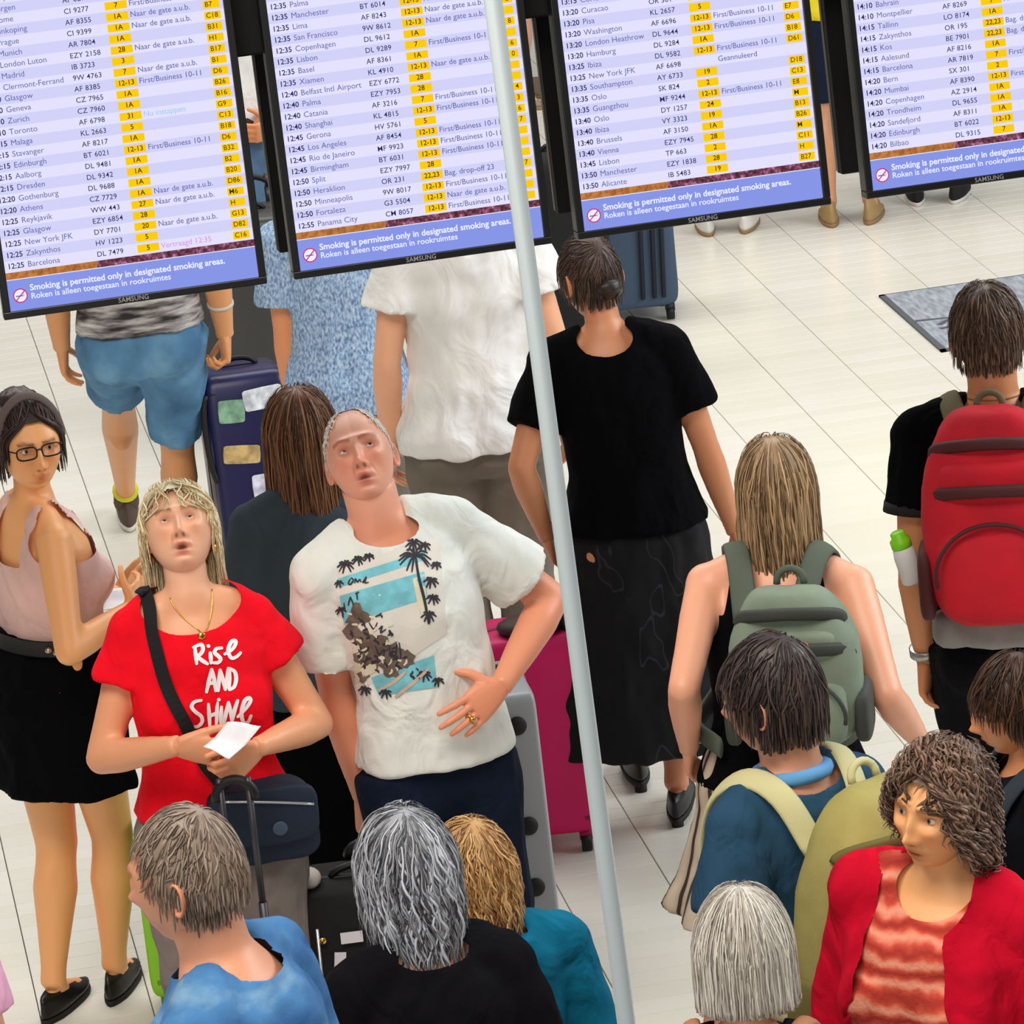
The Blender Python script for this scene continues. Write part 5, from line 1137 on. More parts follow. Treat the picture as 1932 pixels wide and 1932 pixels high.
paper('loose_papers', 'white papers held by the woman in the black skirt', [e(190, 1156, .02), e(262, 1148, .06), e(268, 1112, .12), e(205, 1116, .10)])

# ------------------------------------------------------------------ 4  person in black seen from behind
ft = at_z(1250, 1566, 0); Y = 178; L = frame(ft, Y)
ra = local_of(ft, Y, at_z(1282, 1552, 0)); la = local_of(ft, Y, at_z(1205, 1480, 0))
p = Person('woman in a black T-shirt and long black patterned skirt, walking away', ft, 1.66, Y, fem=True, girth=1.10, skin=(214, 142, 102), head=(32, -12, 0), lean=4, side=3.5, shoulder=.170,
  rleg=dict(at=(ra[0], ra[1]-.02, .10), yaw=-6, pitch=-6), lleg=dict(at=(la[0], la[1], .10), yaw=8), rarm=dict(at=L(1392, 1020, .02), hint=(-.6, 1, 0)), larm=dict(at=L(1030, 1010, .02), hint=(.6, 1, 0)))
p.body(brow=(.2, .14, .1)); blackw = p; k = p.k
p.shirt('shirt', M_BLACK, hem=.93, inf=.015, sleeve=.62, cuts=[scoop(p, .078*k, .04, .040, 1.475)], loose=.02, flare=.06)
p.skirt('skirt', mat('skirt_floral', (10, 10, 16), rough=.9, pattern=pat_noise(((.0, (7, 7, 11)), (.60, (9, 9, 15)), (.612, (52, 50, 62)), (.622, (11, 11, 17)), (1, (9, 9, 14))), 9, (1, 1, .55), 2)), top=1.03, hem=.28, width=1.08, fl=.10, amp=.008, sway=(.04, -.05))
for sd in (1, -1): p.shoe(sd, M_BLKSHOE, M_SOLE, 'flat', heel=.04)
p.hair(M_HAIR, 'short', 700, .06, .007, c1=hl((96, 72, 60)), c2=hl((34, 24, 22)), width=.0030, front=.065, side=0.002, back=-.052, crown=50, seed=9)
mb = MB(); V, F = sphere_dirs(24, 16); mb.add(p.H(folds(V*np.array([.036, .030, .030]), F, .006, (60, 60, 60))+np.array([.0, .088, -.035])), F, np.tile(hl((40, 28, 24)), (len(V), 1))); mb.build('hair_bun', M_HAIR, p.root, colors=True)

# ------------------------------------------------------------------ 5  young man with the red backpack
ft = at_z(1862, 552, 1.75); Y = 176; L = frame(ft, Y)
p = Person('young man in a black T-shirt wearing a red backpack, seen from behind', ft, 1.76, Y, girth=.92, skin=(216, 146, 98), head=(4, -6, 2), shoulder=.178, larm=dict(at=L(1746, 1238, .03), hint=(.4, 1, 0)), rarm=dict(at=L(1985, 1225, .03), hint=(-.4, 1, 0)),
  lhand=dict(dir=(.05, -.1, -1), thumb=(-.3, -1, 0), curl=(28, 34, 20)))
p.body(brow=None); packm = p; k = p.k
p.shirt('shirt', M_BLACK, hem=.90, inf=.014, sleeve=.56, cuts=[scoop(p, .070*k, .03, .026, 1.48)], loose=.018)
for sd in (1, -1):
    a, b = p.sho[sd], p.elb[sd]; u = unit(b-a); c = a+(b-a)*.57; mb = MB(); mb.tube([c-u*.012, c+u*.012], [.076*k, .078*k], 20); mb.build('sleeve_cuff', mat('cuff_dark', (30, 28, 30), rough=.9), p.root)
p.trousers('trousers', cloth('trousers_black', (13, 13, 18)), loose=.012)
for sd in (1, -1): p.shoe(sd, M_BLKSHOE, M_SOLEW)
mb = MB(); mb.tube([p.neck0+np.array([.066*k*math.cos(t), -.004+.066*k*math.sin(t), .012*k+.008*math.sin(t)]) for t in np.linspace(0, 2*PI, 24)], .010, 8); mb.build('collar', mat('collar_grey', (120, 122, 128), rough=.9), p.root)
mb = MB(); mb.tube([p.neck0+np.array([.063*k*math.cos(t), -.004+.063*k*math.sin(t), .036*k+.006*math.sin(t)]) for t in np.linspace(0, 2*PI, 24)], .0025, 6); mb.build('neck_cord', mat('cord_tan', (168, 122, 70), rough=.8), p.root)
o = arm_ring(p, 1, 'wristwatch', mat('watch_steel', (176, 174, 170), rough=.3, metal=.8), .94, .037*k, .022)
p.hair(M_HAIR, 'short', 1200, .036, .018, c1=hl((128, 96, 74)), c2=hl((52, 38, 30)), width=.0030, front=.07, side=-.006, back=-.068, crown=14, seed=12)
backpack('backpack', 'red backpack with dark trim and khaki straps on the young man in black', p, .34, .21, .52, 1.01*k, ((186, 12, 34), (112, 104, 78), (70, 22, 26)))
V, F = rounded(.34, .10, .10, .6, 30, 14, .5); o = p.world((0, .165, 0)); tb = thing('waist_pouch', 'pale grey jacket tied under the red backpack', 'jacket', (o[0], o[1], .935*k), p.root.rotation_euler[2]); obj('folded_jacket', folds(V, F, .008, (16, 16, 16)), F, cloth('jacket_grey', (150, 148, 146)), tb)
o = p.world((.200, .20, 0)); t = thing('water_bottle', 'white water bottle with a lime green cap in the red backpack pocket', 'bottle', (o[0], o[1], 1.11*k), p.root.rotation_euler[2]); t.rotation_euler = (0, D(14), p.root.rotation_euler[2]); t.scale = (.82, .82, .68)
c_ = lambda r, z: np.array([(r*math.cos(a), r*math.sin(a), z) for a in np.linspace(0, 2*PI, 24, endpoint=False)])
mb = MB(); mb.loft([c_(r, z) for r, z in ((.028, 0), (.033, .006), (.033, .10), (.030, .125), (.018, .14))]); mb.build('bottle_body', mat('bottle_white', (226, 226, 226), rough=.35), t)
mb = MB(); mb.loft([c_(r, z) for r, z in ((.026, .128), (.030, .134), (.030, .160), (.022, .168), (.022, .185), (.016, .19))]); mb.build('cap', mat('cap_lime', (132, 220, 34), rough=.4), t)

# ------------------------------------------------------------------ 6  woman in the red cardigan
ft = at_z(1728, 1396, 1.66); Y = -28; L = frame(ft, Y)
p = Person('woman in a coral top and red cardigan with curly brown hair, bottom right', ft, 1.66, Y, fem=True, girth=1.12, skin=(255, 186, 126), head=(-10, 4, 8), shoulder=.172, side=4)
p.body(mouth=.005, lip=(.75, .38, .36), brow=(.28, .18, .12), ruddy=.35, gaze=(-10, 0)); k = p.k; card = p
CORAL = mat('top_coral', (222, 96, 72), rough=.9, pattern=pat_wave(((.0, (176, 52, 42)), (.45, (214, 84, 62)), (.8, (236, 132, 104)), (1, (244, 160, 132))), 7.5, 'Z', 5, 1.6), bump=(120, .5))
p.shirt('knitted_top', CORAL, hem=.80, inf=.012, sleeve=0, cuts=[scoop(p, .078*k, .05, .03, 1.475)], amp=.006)
def cardi(V):
    q = V @ Rz(0); return np.where(V[:, 1] < .02, np.abs(V[:, 0]-.0)-(.112+.02*(1.4*k-V[:, 2])), .1)
p.shirt('cardigan', cloth('cardigan_red', (206, 12, 44)), hem=.72, inf=.026, sleeve=1.9, cuts=[cardi, scoop(p, .085*k, .08, .02, 1.48)], loose=.014, amp=.007, flare=.08)
p.trousers('trousers', cloth('trousers_navy', (26, 28, 40)))
for sd in (1, -1): p.shoe(sd, M_BLKSHOE, M_SOLE)
p.hair(M_HAIR, 'long', 900, .14, .022, cutz=-.085, blunt=.03, c1=hl((150, 116, 94)), c2=hl((66, 48, 40)), width=.0040, front=.058, side=-.012, back=-.085, curl=.009, fl=.7, clear=66, fringe=.12, crown=20, seed=14)

# ------------------------------------------------------------------ 7  white-haired woman
ft = at_z(1390, 1694, 1.575); Y = 172
p = Person('woman with a white bob and navy top, seen from behind at the bottom edge', ft, 1.57, Y, fem=True, girth=1.08, skin=(232, 164, 128), head=(2, -10, 0))
p.body(brow=None); k = p.k
navy = cloth('top_navy', (14, 18, 34)); p.shirt('blouse', navy, hem=.85, inf=.014, sleeve=.6, cuts=[scoop(p, .080*k, .03, .030, 1.475)])
mb = MB(); mb.ball(p.T((-.004, .082*k, 1.452*k)), (.0065, .005, .0065), 14, 10); mb.build('pearl_button', mat('pearl', (226, 222, 216), rough=.2), p.root)
p.trousers('trousers', cloth('trousers_navy', (26, 28, 40)))
for sd in (1, -1): p.shoe(sd, M_BLKSHOE, M_SOLE)
p.hair(M_HAIR, 'long', 1500, .30, .020, cutz=-.092, part=.004, c1=hl((250, 244, 232)), c2=hl((176, 166, 154)), width=.0026, front=.068, side=-.012, back=-.09, wave=.0018, fl=.9, clear=70, crown=8, seed=17)
backpack('backpack', 'tan leather backpack on the woman with the white bob, its straps over her shoulders', p, .28, .12, .34, .86*k, ((150, 92, 56), (176, 122, 84), (120, 74, 46)), sw=.034)

# ------------------------------------------------------------------ 8  grey-haired woman  9  blond boy
ft = at_z(772, 1544, 1.575); Y = 196
p = Person('woman with tousled grey hair and black top, seen from behind', ft, 1.57, Y, fem=True, girth=1.12, skin=(222, 156, 124), head=(6, -8, 0))
p.body(brow=None); k = p.k
p.shirt('jacket', cloth('jacket_black', (13, 12, 18)), hem=.80, inf=.022, sleeve=1.9, cuts=[scoop(p, .075*k, .03, .02, 1.485)], loose=.014)
p.trousers('trousers', cloth('trousers_black', (13, 13, 18)))
for sd in (1, -1): p.shoe(sd, M_BLKSHOE, M_SOLE)
p.hair(M_HAIR, 'long', 1000, .165, .026, c1=hl((214, 218, 226)), c2=hl((58, 54, 58)), width=.0038, front=.065, side=-.012, back=-.085, wave=.007, fl=.8, clear=66, crown=16, seed=21)
ft = at_z(902, 1556, 1.37); Y = 206
p = Person('blond boy in a teal jacket, beside the grey-haired woman', ft, 1.36, Y, girth=.95, hs=1.0, skin=(240, 176, 146), head=(4, -6, 3), shoulder=.172)
p.body(brow=None); k = p.k; p.HS
p.shirt('jacket', cloth('jacket_teal', (12, 106, 138)), hem=.80, inf=.024, sleeve=1.9, cuts=[scoop(p, .070*k, .03, .01, 1.49)], loose=.016, amp=.005)
r = []
for z, q in ((1.455, .078), (1.50, .072), (1.535, .078), (1.53, .070), (1.47, .066)):
    a = np.linspace(0, 2*PI, 28, endpoint=False); r.append(p.T(np.stack([q*k*np.cos(a), .012*k+q*k*np.sin(a)-.02*k*(np.sin(a) < -.8), np.full(28, z*k)], 1)))
mb = MB(); mb.loft(r, False); mb.build('collar', cloth('collar_blue', (14, 72, 128)), p.root)
p.trousers('trousers', cloth('jeans_dark', (16, 26, 44)))
for sd in (1, -1): p.shoe(sd, M_SOLEW, M_SOLE)
p.hair(M_HAIR, 'long', 900, .135, .020, c1=hl((250, 204, 138)), c2=hl((150, 98, 50)), width=.0036, front=.065, side=-.014, back=-.088, wave=.006, fl=.9, clear=70, crown=16, seed=23)

# ------------------------------------------------------------------ 10  man in blue, passing at the lower left
ft = at_z(428, 1514, 1.845); Y = -112
p = Person('man with short grey hair and blue shirt, passing at the bottom left', ft, 1.84, Y, girth=1.05, skin=(236, 164, 128), head=(-4, -2, 0), lean=6)
p.body(brow=(.4, .3, .25), stubble=(.6, .5, .46)); k = p.k
p.shirt('shirt', mat('shirt_blue', (58, 112, 168), rough=.88, pattern=pat_noise(((.3, (34, 84, 142)), (.55, (72, 128, 180)), (.75, (150, 188, 214))), 5, (1, 1, 2.2)), bump=(260, .2)), hem=.84, inf=.018, sleeve=.7, cuts=[scoop(p, .066*k, .03, .026, 1.49)], loose=.03, amp=.007)
p.trousers('trousers', cloth('trousers_grey', (92, 92, 96)))
for sd in (1, -1): p.shoe(sd, M_BLKSHOE, M_SOLE)
p.hair(M_HAIR, 'short', 900, .035, .007, c1=hl((176, 156, 138)), c2=hl((104, 84, 72)), width=.0028, front=.080, side=-.008, back=-.08, crown=20, seed=25)

# ------------------------------------------------------------------ 11  man with the khaki backpack
ft = at_z(1468, 1204, 1.71); Y = -142
p = Person('dark-haired man in a slate blue T-shirt carrying a khaki backpack', ft, 1.71, Y, girth=.86, shoulder=.145, skin=(214, 150, 118), head=(24, -2, 0))
p.body(brow=None); k = p.k
p.shirt('shirt', cloth('shirt_slate', (44, 78, 104)), hem=.86, inf=.016, sleeve=.55, cuts=[scoop(p, .072*k, .03, .02, 1.48)], loose=.026, amp=.005)
mb = MB(); mb.tube([p.neck0+np.array([.068*k*math.cos(t), -.004+.068*k*math.sin(t), .020*k+.008*math.sin(t)]) for t in np.linspace(0, 2*PI, 24)], .015, 8); mb.build('collar', mat('collar_sky', (96, 156, 208), rough=.9), p.root)
p.trousers('trousers', cloth('trousers_black', (13, 13, 18)))
for sd in (1, -1): p.shoe(sd, M_BLKSHOE, M_SOLE)
p.hair(M_HAIR, 'short', 700, .07, .014, c1=hl((86, 70, 66)), c2=hl((30, 24, 24)), width=.0036, front=.068, side=-.012, back=-.086, crown=18, seed=27)
backpack('backpack', 'large khaki backpack on the man in the slate blue T-shirt', p, .40, .26, .56, .93*k, ((168, 158, 92), (206, 200, 150), (112, 104, 52)), dx=-.05)

# ------------------------------------------------------------------ 12  woman with the sage backpack
ft = at_z(1428, 842, 1.63); Y = 172; L = frame(ft, Y)
p = Person('fair-haired woman with a sage green backpack and striped skirt, walking away', ft, 1.62, Y, fem=True, girth=1.12, skin=(238, 170, 138), head=(6, -6, 0), lean=5, side=-3, shoulder=.178, rarm=dict(at=L(1738, 1400, -.05), hint=(-.05, 1, 0)), larm=dict(at=L(1300, 1410, .0), hint=(.05, 1, 0)))
p.body(brow=None); k = p.k
mb = MB(); p.trunk(mb, .013, .93, 1.46, .02)
def tank2(V):
    x = np.abs(V[:, 0]-p.T((0, 0, 1.4*k))[0]); top = 1.36*k+.12*k*np.exp(-((x-.085*k)/.03)**4); arm = np.minimum(np.linalg.norm(V-p.sho[1], axis=1), np.linalg.norm(V-p.sho[-1], axis=1))-.080*k
    return np.minimum(top-V[:, 2], arm)
p.garment('tank_top', M_BLACK, mb, cuts=[tank2])
p.skirt('skirt', mat('skirt_striped', (190, 172, 152), rough=.9, pattern=pat_angle(((.0, (196, 180, 160)), (.80, (178, 158, 138)), (.90, (58, 48, 42)), (1, (52, 42, 38))), 26), bump=(200, .2)), top=1.03, hem=.60, width=1.12, fl=.30, amp=.006, sway=(-.03, .02))
for sd in (1, -1): p.shoe(sd, M_BLKSHOE, M_SOLE)
p.hair(M_HAIR, 'long', 700, .34, .022, c1=hl((192, 158, 116)), c2=hl((96, 70, 50)), width=.0036, front=.066, side=-.012, back=-.09, wave=.004, clear=70, crown=12, seed=31)
bp = backpack('backpack', 'sage green backpack with an orange patch on the fair-haired woman', p, .29, .18, .37, 1.10*k, ((124, 138, 120), (84, 92, 80), (58, 62, 56)), lean=-4, dx=-.075)
V, F = rounded(.095, .006, .035, .3, 20, 8, .3); obj('orange_patch', V+np.array([.0, .196, .25]), F, mat('patch_orange', (196, 106, 62), rough=.8), bp)

# ------------------------------------------------------------------ 13  man in denim shorts, walking away
hip = at_z(268, 640, .90); ft = (hip[0], hip[1], 0); Y = 176; L = frame(ft, Y)
la = local_of(ft, Y, at_z(246, 986, 0)); ra = local_of(ft, Y, at_z(352, 1092, 0))
p = Person('man in blue denim shorts and dark trainers pulling the stickered case', ft, 1.78, Y, girth=1.02, skin=(216, 150, 98), lean=3, lleg=dict(at=(la[0], la[1]+.05, .10), yaw=4, pitch=-8), rleg=dict(at=(ra[0], ra[1], .09), yaw=-10), rarm=dict(at=L(424, 628, .02), hint=(-.5, 1, 0)), rhand=dict(dir=(.05, .1, -1), thumb=(.2, -1, 0), curl=(60, 60, 40)))
p.body(brow=None)
p.shirt('shirt', mat('shirt_streaked', (150, 148, 146), rough=.9, pattern=pat_noise(((.36, (44, 40, 42)), (.46, (110, 106, 106)), (.56, (168, 164, 162)), (.7, (214, 212, 210))), 16, (.5, .5, 3.0), 4), bump=(260, .2)), hem=.93, inf=.018, sleeve=.7, cuts=[scoop(p, .072*p.k, .03, .02, 1.48)])
p.trousers('shorts', mat('denim_blue', (86, 132, 170), rough=.9, pattern=pat_noise(((.3, (54, 96, 134)), (.55, (88, 136, 174)), (.75, (128, 174, 206))), 6, (1, 1, .7), 5), bump=(300, .25)), leg=.93, loose=.014, amp=.007)
for sd in (1, -1):
    p.shoe(sd, SHOE_BROWN, M_SOLEW); a = p.ank[sd]; u = unit(p.knee[sd]-a); mb = MB(); mb.tube([a-u*.02, a+u*.02, a+u*.075], [.044, .042, .043], 16); so = mb.build('sock', mat('sock_brown', (86, 66, 56), rough=.9), p.root); mb = MB(); mb.tube([a+u*.068, a+u*.078], [.0445, .0445], 16); mb.build('sock_band', mat('sock_yellow', (214, 214, 60), rough=.8), so)
arm_ring(p, -1, 'bracelet', mat('bracelet_pale', (196, 190, 180), rough=.4), .60, .042, .012)
p.hair(M_HAIR, 'short', 260, .05, .012, c1=hl((90, 70, 56)), c2=hl((40, 30, 26)), width=.005, seed=33)

# ------------------------------------------------------------------ 14  blue mottled T-shirt  15  white shirt  16  long brown hair
ft = at_z(646, 612, 1.01); ft = (ft[0], ft[1], 0); Y = 174; L = frame(ft, Y)
p = Person('person in a mottled light blue T-shirt standing behind the balding man', ft, 1.60, Y, girth=1.05, skin=(222, 146, 100), shoulder=.180, larm=dict(at=L(556, 770, .02), hint=(.5, 1, 0)))
p.body(brow=None)
p.shirt('shirt', mat('shirt_mottled', (150, 176, 208), rough=.9, pattern=pat_noise(((.30, (84, 108, 146)), (.45, (128, 156, 194)), (.6, (170, 196, 222)), (.75, (196, 214, 232))), 150, (1, 1, .5), 5), bump=(260, .2)), hem=.82, inf=.018, sleeve=.70, cuts=[scoop(p, .072*p.k, .03, .02, 1.48)], loose=.03, flare=.05)
p.trousers('trousers', cloth('trousers_stone', (120, 112, 104)))
for sd in (1, -1): p.shoe(sd, SHOE_BROWN, M_SOLEW)
p.hair(M_HAIR, 'short', 260, .05, .012, c1=hl((90, 70, 56)), c2=hl((40, 30, 26)), width=.005, seed=35)
ft = at_z(905, 838, .90); ft = (ft[0], ft[1], 0); Y = 184; L = frame(ft, Y)
p = Person('person in a loose white shirt and grey trousers behind the balding man', ft, 1.84, Y, fem=True, girth=1.05, skin=(238, 176, 140), shoulder=.160)
p.body(brow=None)
p.shirt('shirt', cloth('shirt_white', (236, 236, 234)), hem=.87, inf=.022, sleeve=.5, cuts=[scoop(p, .075*p.k, .03, .02, 1.48)], loose=.03, flare=.07, amp=.007)
p.trousers('trousers', cloth('trousers_taupe', (122, 114, 104)), loose=.012)
for sd in (1, -1): p.shoe(sd, SHOE_BROWN, M_SOLEW)
p.hair(M_HAIR, 'short', 260, .09, .014, c1=hl((120, 92, 70)), c2=hl((50, 38, 32)), width=.005, seed=37)
ft = at_z(560, 738, 1.59); Y = 186; L = frame(ft, Y)
p = Person('woman with long brown hair in a grey top and black skirt, behind the red shirt', ft, 1.58, Y, fem=True, girth=1.10, skin=(226, 152, 106), head=(0, -4, 0))
p.body(brow=None)
p.shirt('top', cloth('top_slate', (66, 78, 86)), hem=.92, inf=.016, sleeve=.55, loose=.02)
p.skirt('skirt', M_BLACK, top=1.03, hem=.34, width=1.0, fl=.06)
for sd in (1, -1): p.shoe(sd, M_SOLEW, M_SOLE)
p.hair(M_HAIR, 'long', 900, .42, .026, c1=hl((150, 100, 62)), c2=hl((58, 36, 26)), width=.0038, front=.066, side=-.012, back=-.09, wave=.003, clear=70, crown=12, seed=39)

# ------------------------------------------------------------------ 17  dark-haired boy at the right edge
ft = at_z(1930, 1236, 1.42); Y = -78
p = Person('dark-haired boy in dark clothes at the right edge, facing left', ft, 1.41, Y, girth=.98, skin=(226, 152, 104), head=(-6, -4, 0), shoulder=.172)
p.body(brow=(.12, .08, .07), lip=(.78, .45, .42))
p.shirt('shirt', cloth('shirt_ink', (14, 17, 24)), hem=.86, inf=.018, sleeve=.7, cuts=[scoop(p, .068*p.k, .03, .02, 1.49)], loose=.02)
p.trousers('trousers', cloth('trousers_black', (13, 13, 18)))
for sd in (1, -1): p.shoe(sd, M_BLKSHOE, M_SOLE)
p.hair(M_HAIR, 'short', 1000, .065, .018, c1=hl((92, 60, 40)), c2=hl((34, 24, 20)), width=.0034, front=.058, side=-.006, back=-.075, crown=10, seed=41)
backpack('backpack', 'dark slate backpack on the dark-haired boy at the right edge', p, .28, .15, .40, .92*p.k, ((30, 42, 54), (44, 56, 66), (20, 24, 30)), sw=.045)

# ------------------------------------------------------------------ 18  people far behind the screens
def far(label, px, py, h, Y, skin, top, bottom, leg, shoe, hairc, fem=False, sleeve=.6, bare=False):
    ft = at_z(px, py, 0); p = Person(label, ft, h, Y, fem=fem, skin=skin); p.body(brow=None)
    p.shirt('shirt', cloth('far_top_%d_%d_%d' % top, top), hem=.88, inf=.016, sleeve=sleeve, loose=.02, voxel=.011)
    p.trousers('shorts' if leg < 1.2 else 'trousers', cloth('far_low_%d_%d_%d' % bottom, bottom), leg=leg, loose=.015)
    for sd in (1, -1): p.shoe(sd, mat('far_shoe_%d_%d_%d' % shoe, shoe, rough=.8), M_SOLEW if sum(shoe) < 300 else mat('sole_tan', (150, 120, 84), rough=.8))
    p.hair(M_HAIR, 'short', 220, .07, .012, c1=hl(hairc), c2=hl(tuple(int(c*.5) for c in hairc)), width=.006, seed=int(px)); return p
far('person in a yellow top, navy shorts and tan boots, between the two right-hand screens', 1606, 417, 1.72, 178, (206, 148, 112), (226, 206, 44), (26, 34, 56), .9, (170, 138, 92), (60, 44, 36))
far('person in pale shoes mostly hidden behind the 13:50 Alicante screen', 1372, 434, 1.70, 178, (206, 160, 128), (120, 110, 100), (172, 152, 126), 1.9, (226, 222, 216), (70, 52, 40))
far('person in black shoes mostly hidden behind the 14:20 Bilbao screen', 1768, 377, 1.74, 176, (206, 160, 128), (60, 64, 72), (22, 24, 28), 1.9, (20, 22, 24), (70, 52, 40))
far('person with bare legs seen in the gap beside the 13:50 Alicante screen', 1012, 192, 1.66, 40, (226, 166, 140), (200, 180, 150), (214, 196, 168), .8, (150, 130, 112), (90, 66, 46), True)
ft = at_z(492, 300, .82); ft = (ft[0], ft[1], 0); L = frame(ft, 20)
p = Person('person in white top and jeans seen in the gap beside the 12:25 screen', ft, 1.72, 20, skin=(222, 146, 96), rarm=dict(at=L(474, 246, -.16), hint=(-1, .5, -.2)), larm=dict(at=L(520, 243, -.16), hint=(1, .5, -.2)), rhand=dict(dir=(1, -.2, 0), thumb=(0, -.2, 1), curl=(30, 30, 20)), lhand=dict(dir=(-1, -.2, 0), thumb=(0, -.2, 1), curl=(30, 30, 20)))
p.body(brow=None); p.shirt('shirt', cloth('shirt_white', (236, 236, 234)), hem=.95, inf=.016, sleeve=.6, voxel=.011); p.trousers('jeans', mat('denim_far', (70, 98, 130), rough=.9, pattern=pat_noise(((.3, (40, 62, 92)), (.6, (88, 118, 150))), 7)))
for sd in (1, -1): p.shoe(sd, M_SOLEW, M_SOLE)
for sd in (1, -1): arm_ring(p, sd, 'wristband', mat('wristband_dark', (34, 28, 28), rough=.8), .92, .034, .03)
p.hair(M_HAIR, 'short', 220, .07, .012, c1=hl((90, 66, 46)), c2=hl((40, 30, 24)), width=.006, seed=51)

ft = at_z(-252, 1460, 1.62)
p = Person('person in pink, almost wholly outside the left edge at the bottom', ft, 1.62, 150, fem=True, girth=1.1, skin=(236, 170, 136))
p.body(brow=None); p.shirt('dress', cloth('dress_pink', (240, 176, 206)), hem=.60, inf=.02, sleeve=.6, flare=.16)
for sd in (1, -1): p.shoe(sd, M_BLKSHOE, M_SOLE)
p.hair(M_HAIR, 'long', 300, .2, .02, c1=hl((120, 92, 70)), c2=hl((50, 38, 32)), width=.006, clear=66, seed=61)
# ------------------------------------------------------------------ luggage
def on_floor(px, py): q = at_z(px, py, 0); return (q[0], q[1], 0)
def sticker(t, items, y):
    for nm, x, z, w, h, c, a in items:
        V, F = rounded(w, .002, h, .25, 20, 6, .25); V[:, 2] -= h/2; V = V @ Ry(a).T
        obj('sticker', V+np.array([x, y, z]), F, mat('sticker_%d_%d_%d' % c, c, rough=.5, var=(30, .35)), t)
CAMYAW = -YAW
# navy case with stickers, held by the man in shorts
t = suitcase('suitcase', 'dark navy suitcase covered in colourful stickers, pulled by the man in denim shorts', on_floor(503, 1104), CAMYAW+D(8), .27, .42, .72, (30, 30, 74), handle=.0, tilt=D(-9))
sticker(t, [('a', -.055, .60, .085, .075, (120, 160, 134), .05), ('b', .05, .63, .13, .07, (214, 220, 234), -.08), ('c', -.04, .46, .12, .06, (188, 160, 104), .1), ('d', .03, .35, .10, .08, (206, 206, 232), 0), ('e', .04, .28, .12, .10, (232, 66, 56), -.05), ('f', .07, .19, .10, .10, (232, 208, 40), .1), ('g', .02, .20, .07, .09, (150, 92, 70), .1), ('h', .08, .44, .06, .07, (110, 120, 160), .2)], -.213)
mb = MB(); mb.tube(bez((-.128, -.20, .66), (-.152, -.20, .62), (-.148, -.20, .42), (-.126, -.20, .38), n=12), .010, 8); mb.build('side_handle', mat('grip_16_16_18', (16, 16, 18)), t)
# ridged charcoal case behind it
suitcase('suitcase', 'tall ridged charcoal suitcase standing below the gap between the first two screens', on_floor(500, 800), CAMYAW, .40, .30, .80, (62, 62, 62), ribs=7, handle=.10, trim=(14, 14, 15))
# black rounded case between the second and third screens
suitcase('suitcase', 'tall black suitcase with rounded top between the second and third screens', on_floor(1096, 712), CAMYAW, .30, .26, .86, (22, 22, 24), soft=True, hard=.35)
# slate case right of it
t = suitcase('suitcase', 'slate blue suitcase with dark straps and a tassel, under the 13:50 Alicante screen', on_floor(1196, 596), CAMYAW+D(4), .34, .28, .66, (66, 84, 106), soft=True, trim=(26, 32, 42))
mb = MB()
for x in (.03, .075, .11): mb.tube([(x, -.146, .60), (x+.008, -.149, .36), (x-.004, -.146, .10)], .009, 6)
mb.build('strap', mat('strap_ink', (30, 36, 48), rough=.8), t)
mb = MB()
for i in range(7): mb.tube([(.165, -.14, .60), (.178+.004*(i-3), -.15+.004*(i % 3), .52-.005*i)], .004, 5)
mb.build('tassel', mat('tassel_slate', (70, 86, 110), rough=.9), t)
# magenta case
t = suitcase('suitcase', 'magenta suitcase standing behind the pale pole', on_floor(1040, 1588), CAMYAW, .27, .24, .62, (214, 0, 100), handle=.0, rough=.5, trim=(150, 0, 70))
mb = MB(); mb.ball((0, -.04, .635), (.09, .07, .028), 20, 10); mb.build('cap_panel', mat('panel_brown', (58, 30, 34), rough=.6), t)
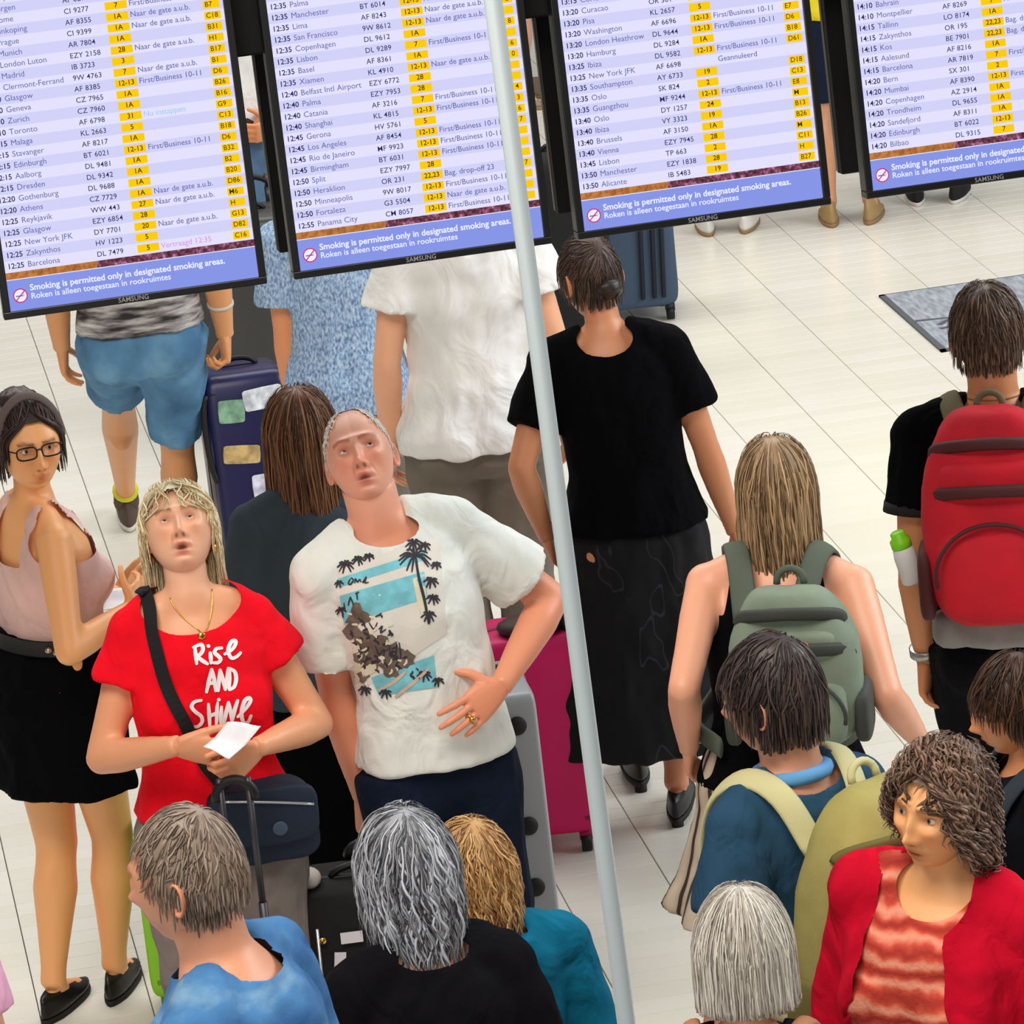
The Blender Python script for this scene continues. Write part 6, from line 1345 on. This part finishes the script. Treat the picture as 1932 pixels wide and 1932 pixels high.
# silver case of the bald man
t = suitcase('suitcase', 'slim silver suitcase leaning beside the balding man, black wheels', on_floor(998, 1775), CAMYAW+D(6), .135, .42, .70, (150, 154, 158), rough=.35, trim=(120, 124, 128), tilt=D(-6), hard=.12)
for z in (.20, .36, .62): mb = MB(); mb.ball((.012, -.212, z), (.024, .012, .024), 18, 10); mb.build('rubber_foot', mat('rubber_black', (16, 16, 17), rough=.7), t)
# black carry-on gripped by the bald man
h = bald.world(bald.wri[-1]); t = suitcase('suitcase', 'black carry-on with paper tags, gripped by the balding man beside the grey-haired woman', (h[0]-.03, h[1]-.12, 0), CAMYAW+D(4), .36, .24, .71, (20, 20, 21), soft=True, handle=.0)
hz = h[2]-.13
mb = MB(); mb.tube([(.07, .06, .69), (.06, .09, .71), (.04, .11, hz)], .012, 8); mb.tube([(.0, .06, .69), (.0, .09, .71), (.0, .11, hz)], .012, 8); mb.tube(bez((-.03, .11, hz-.01), (-.03, .11, hz+.03), (.07, .11, hz+.03), (.07, .11, hz-.01), n=10), .015, 8); mb.build('pull_handle', mat('grip_16_16_18', (16, 16, 18)), t)
mb = MB(); mb.box((-.05, -.127, .61), (.050, .003, .026)); mb.box((-.085, -.127, .53), (.026, .003, .095), Ry(.12)); mb.build('paper_tag', mat('tag_white', (226, 220, 226), rough=.7), t, smooth=False)
mb = MB(); mb.ball((-.115, -.126, .61), (.009, .006, .009), 12, 8); mb.build('stud', M_GOLD, t)
mb = MB(); mb.tube([(-.125, -.126, .64), (-.13, -.126, .30), (-.128, -.126, .10)], .004, 6); mb.build('zip', mat('zip_silver', (205, 208, 212)), t)
mb = MB(); mb.ball((-.13, -.02, .722), (.030, .05, .020), 16, 10); mb.build('corner_cap', mat('cap_cream', (222, 216, 200), rough=.5), t)
# lime case behind the red woman
suitcase('suitcase', 'lime green suitcase standing behind the grey jeans', on_floor(382, 1890), CAMYAW, .235, .20, .50, (140, 208, 40), rough=.5, trim=(104, 160, 30))
# case of the red woman: long pull handle ending in her hand
hnd = red.world(L_RED(440, 1468, -.27)); r_ = CAMYAW+D(-4); off = Rz(r_) @ np.array([0, .11-.03, 0])
t = suitcase('suitcase', 'black wheeled case whose long pull handle ends in the hand of the woman in red', (hnd[0]-off[0], hnd[1]-off[1], 0), r_, .34, .22, .52, (30, 30, 32), handle=float(hnd[2]-.52), handle_w=.062)
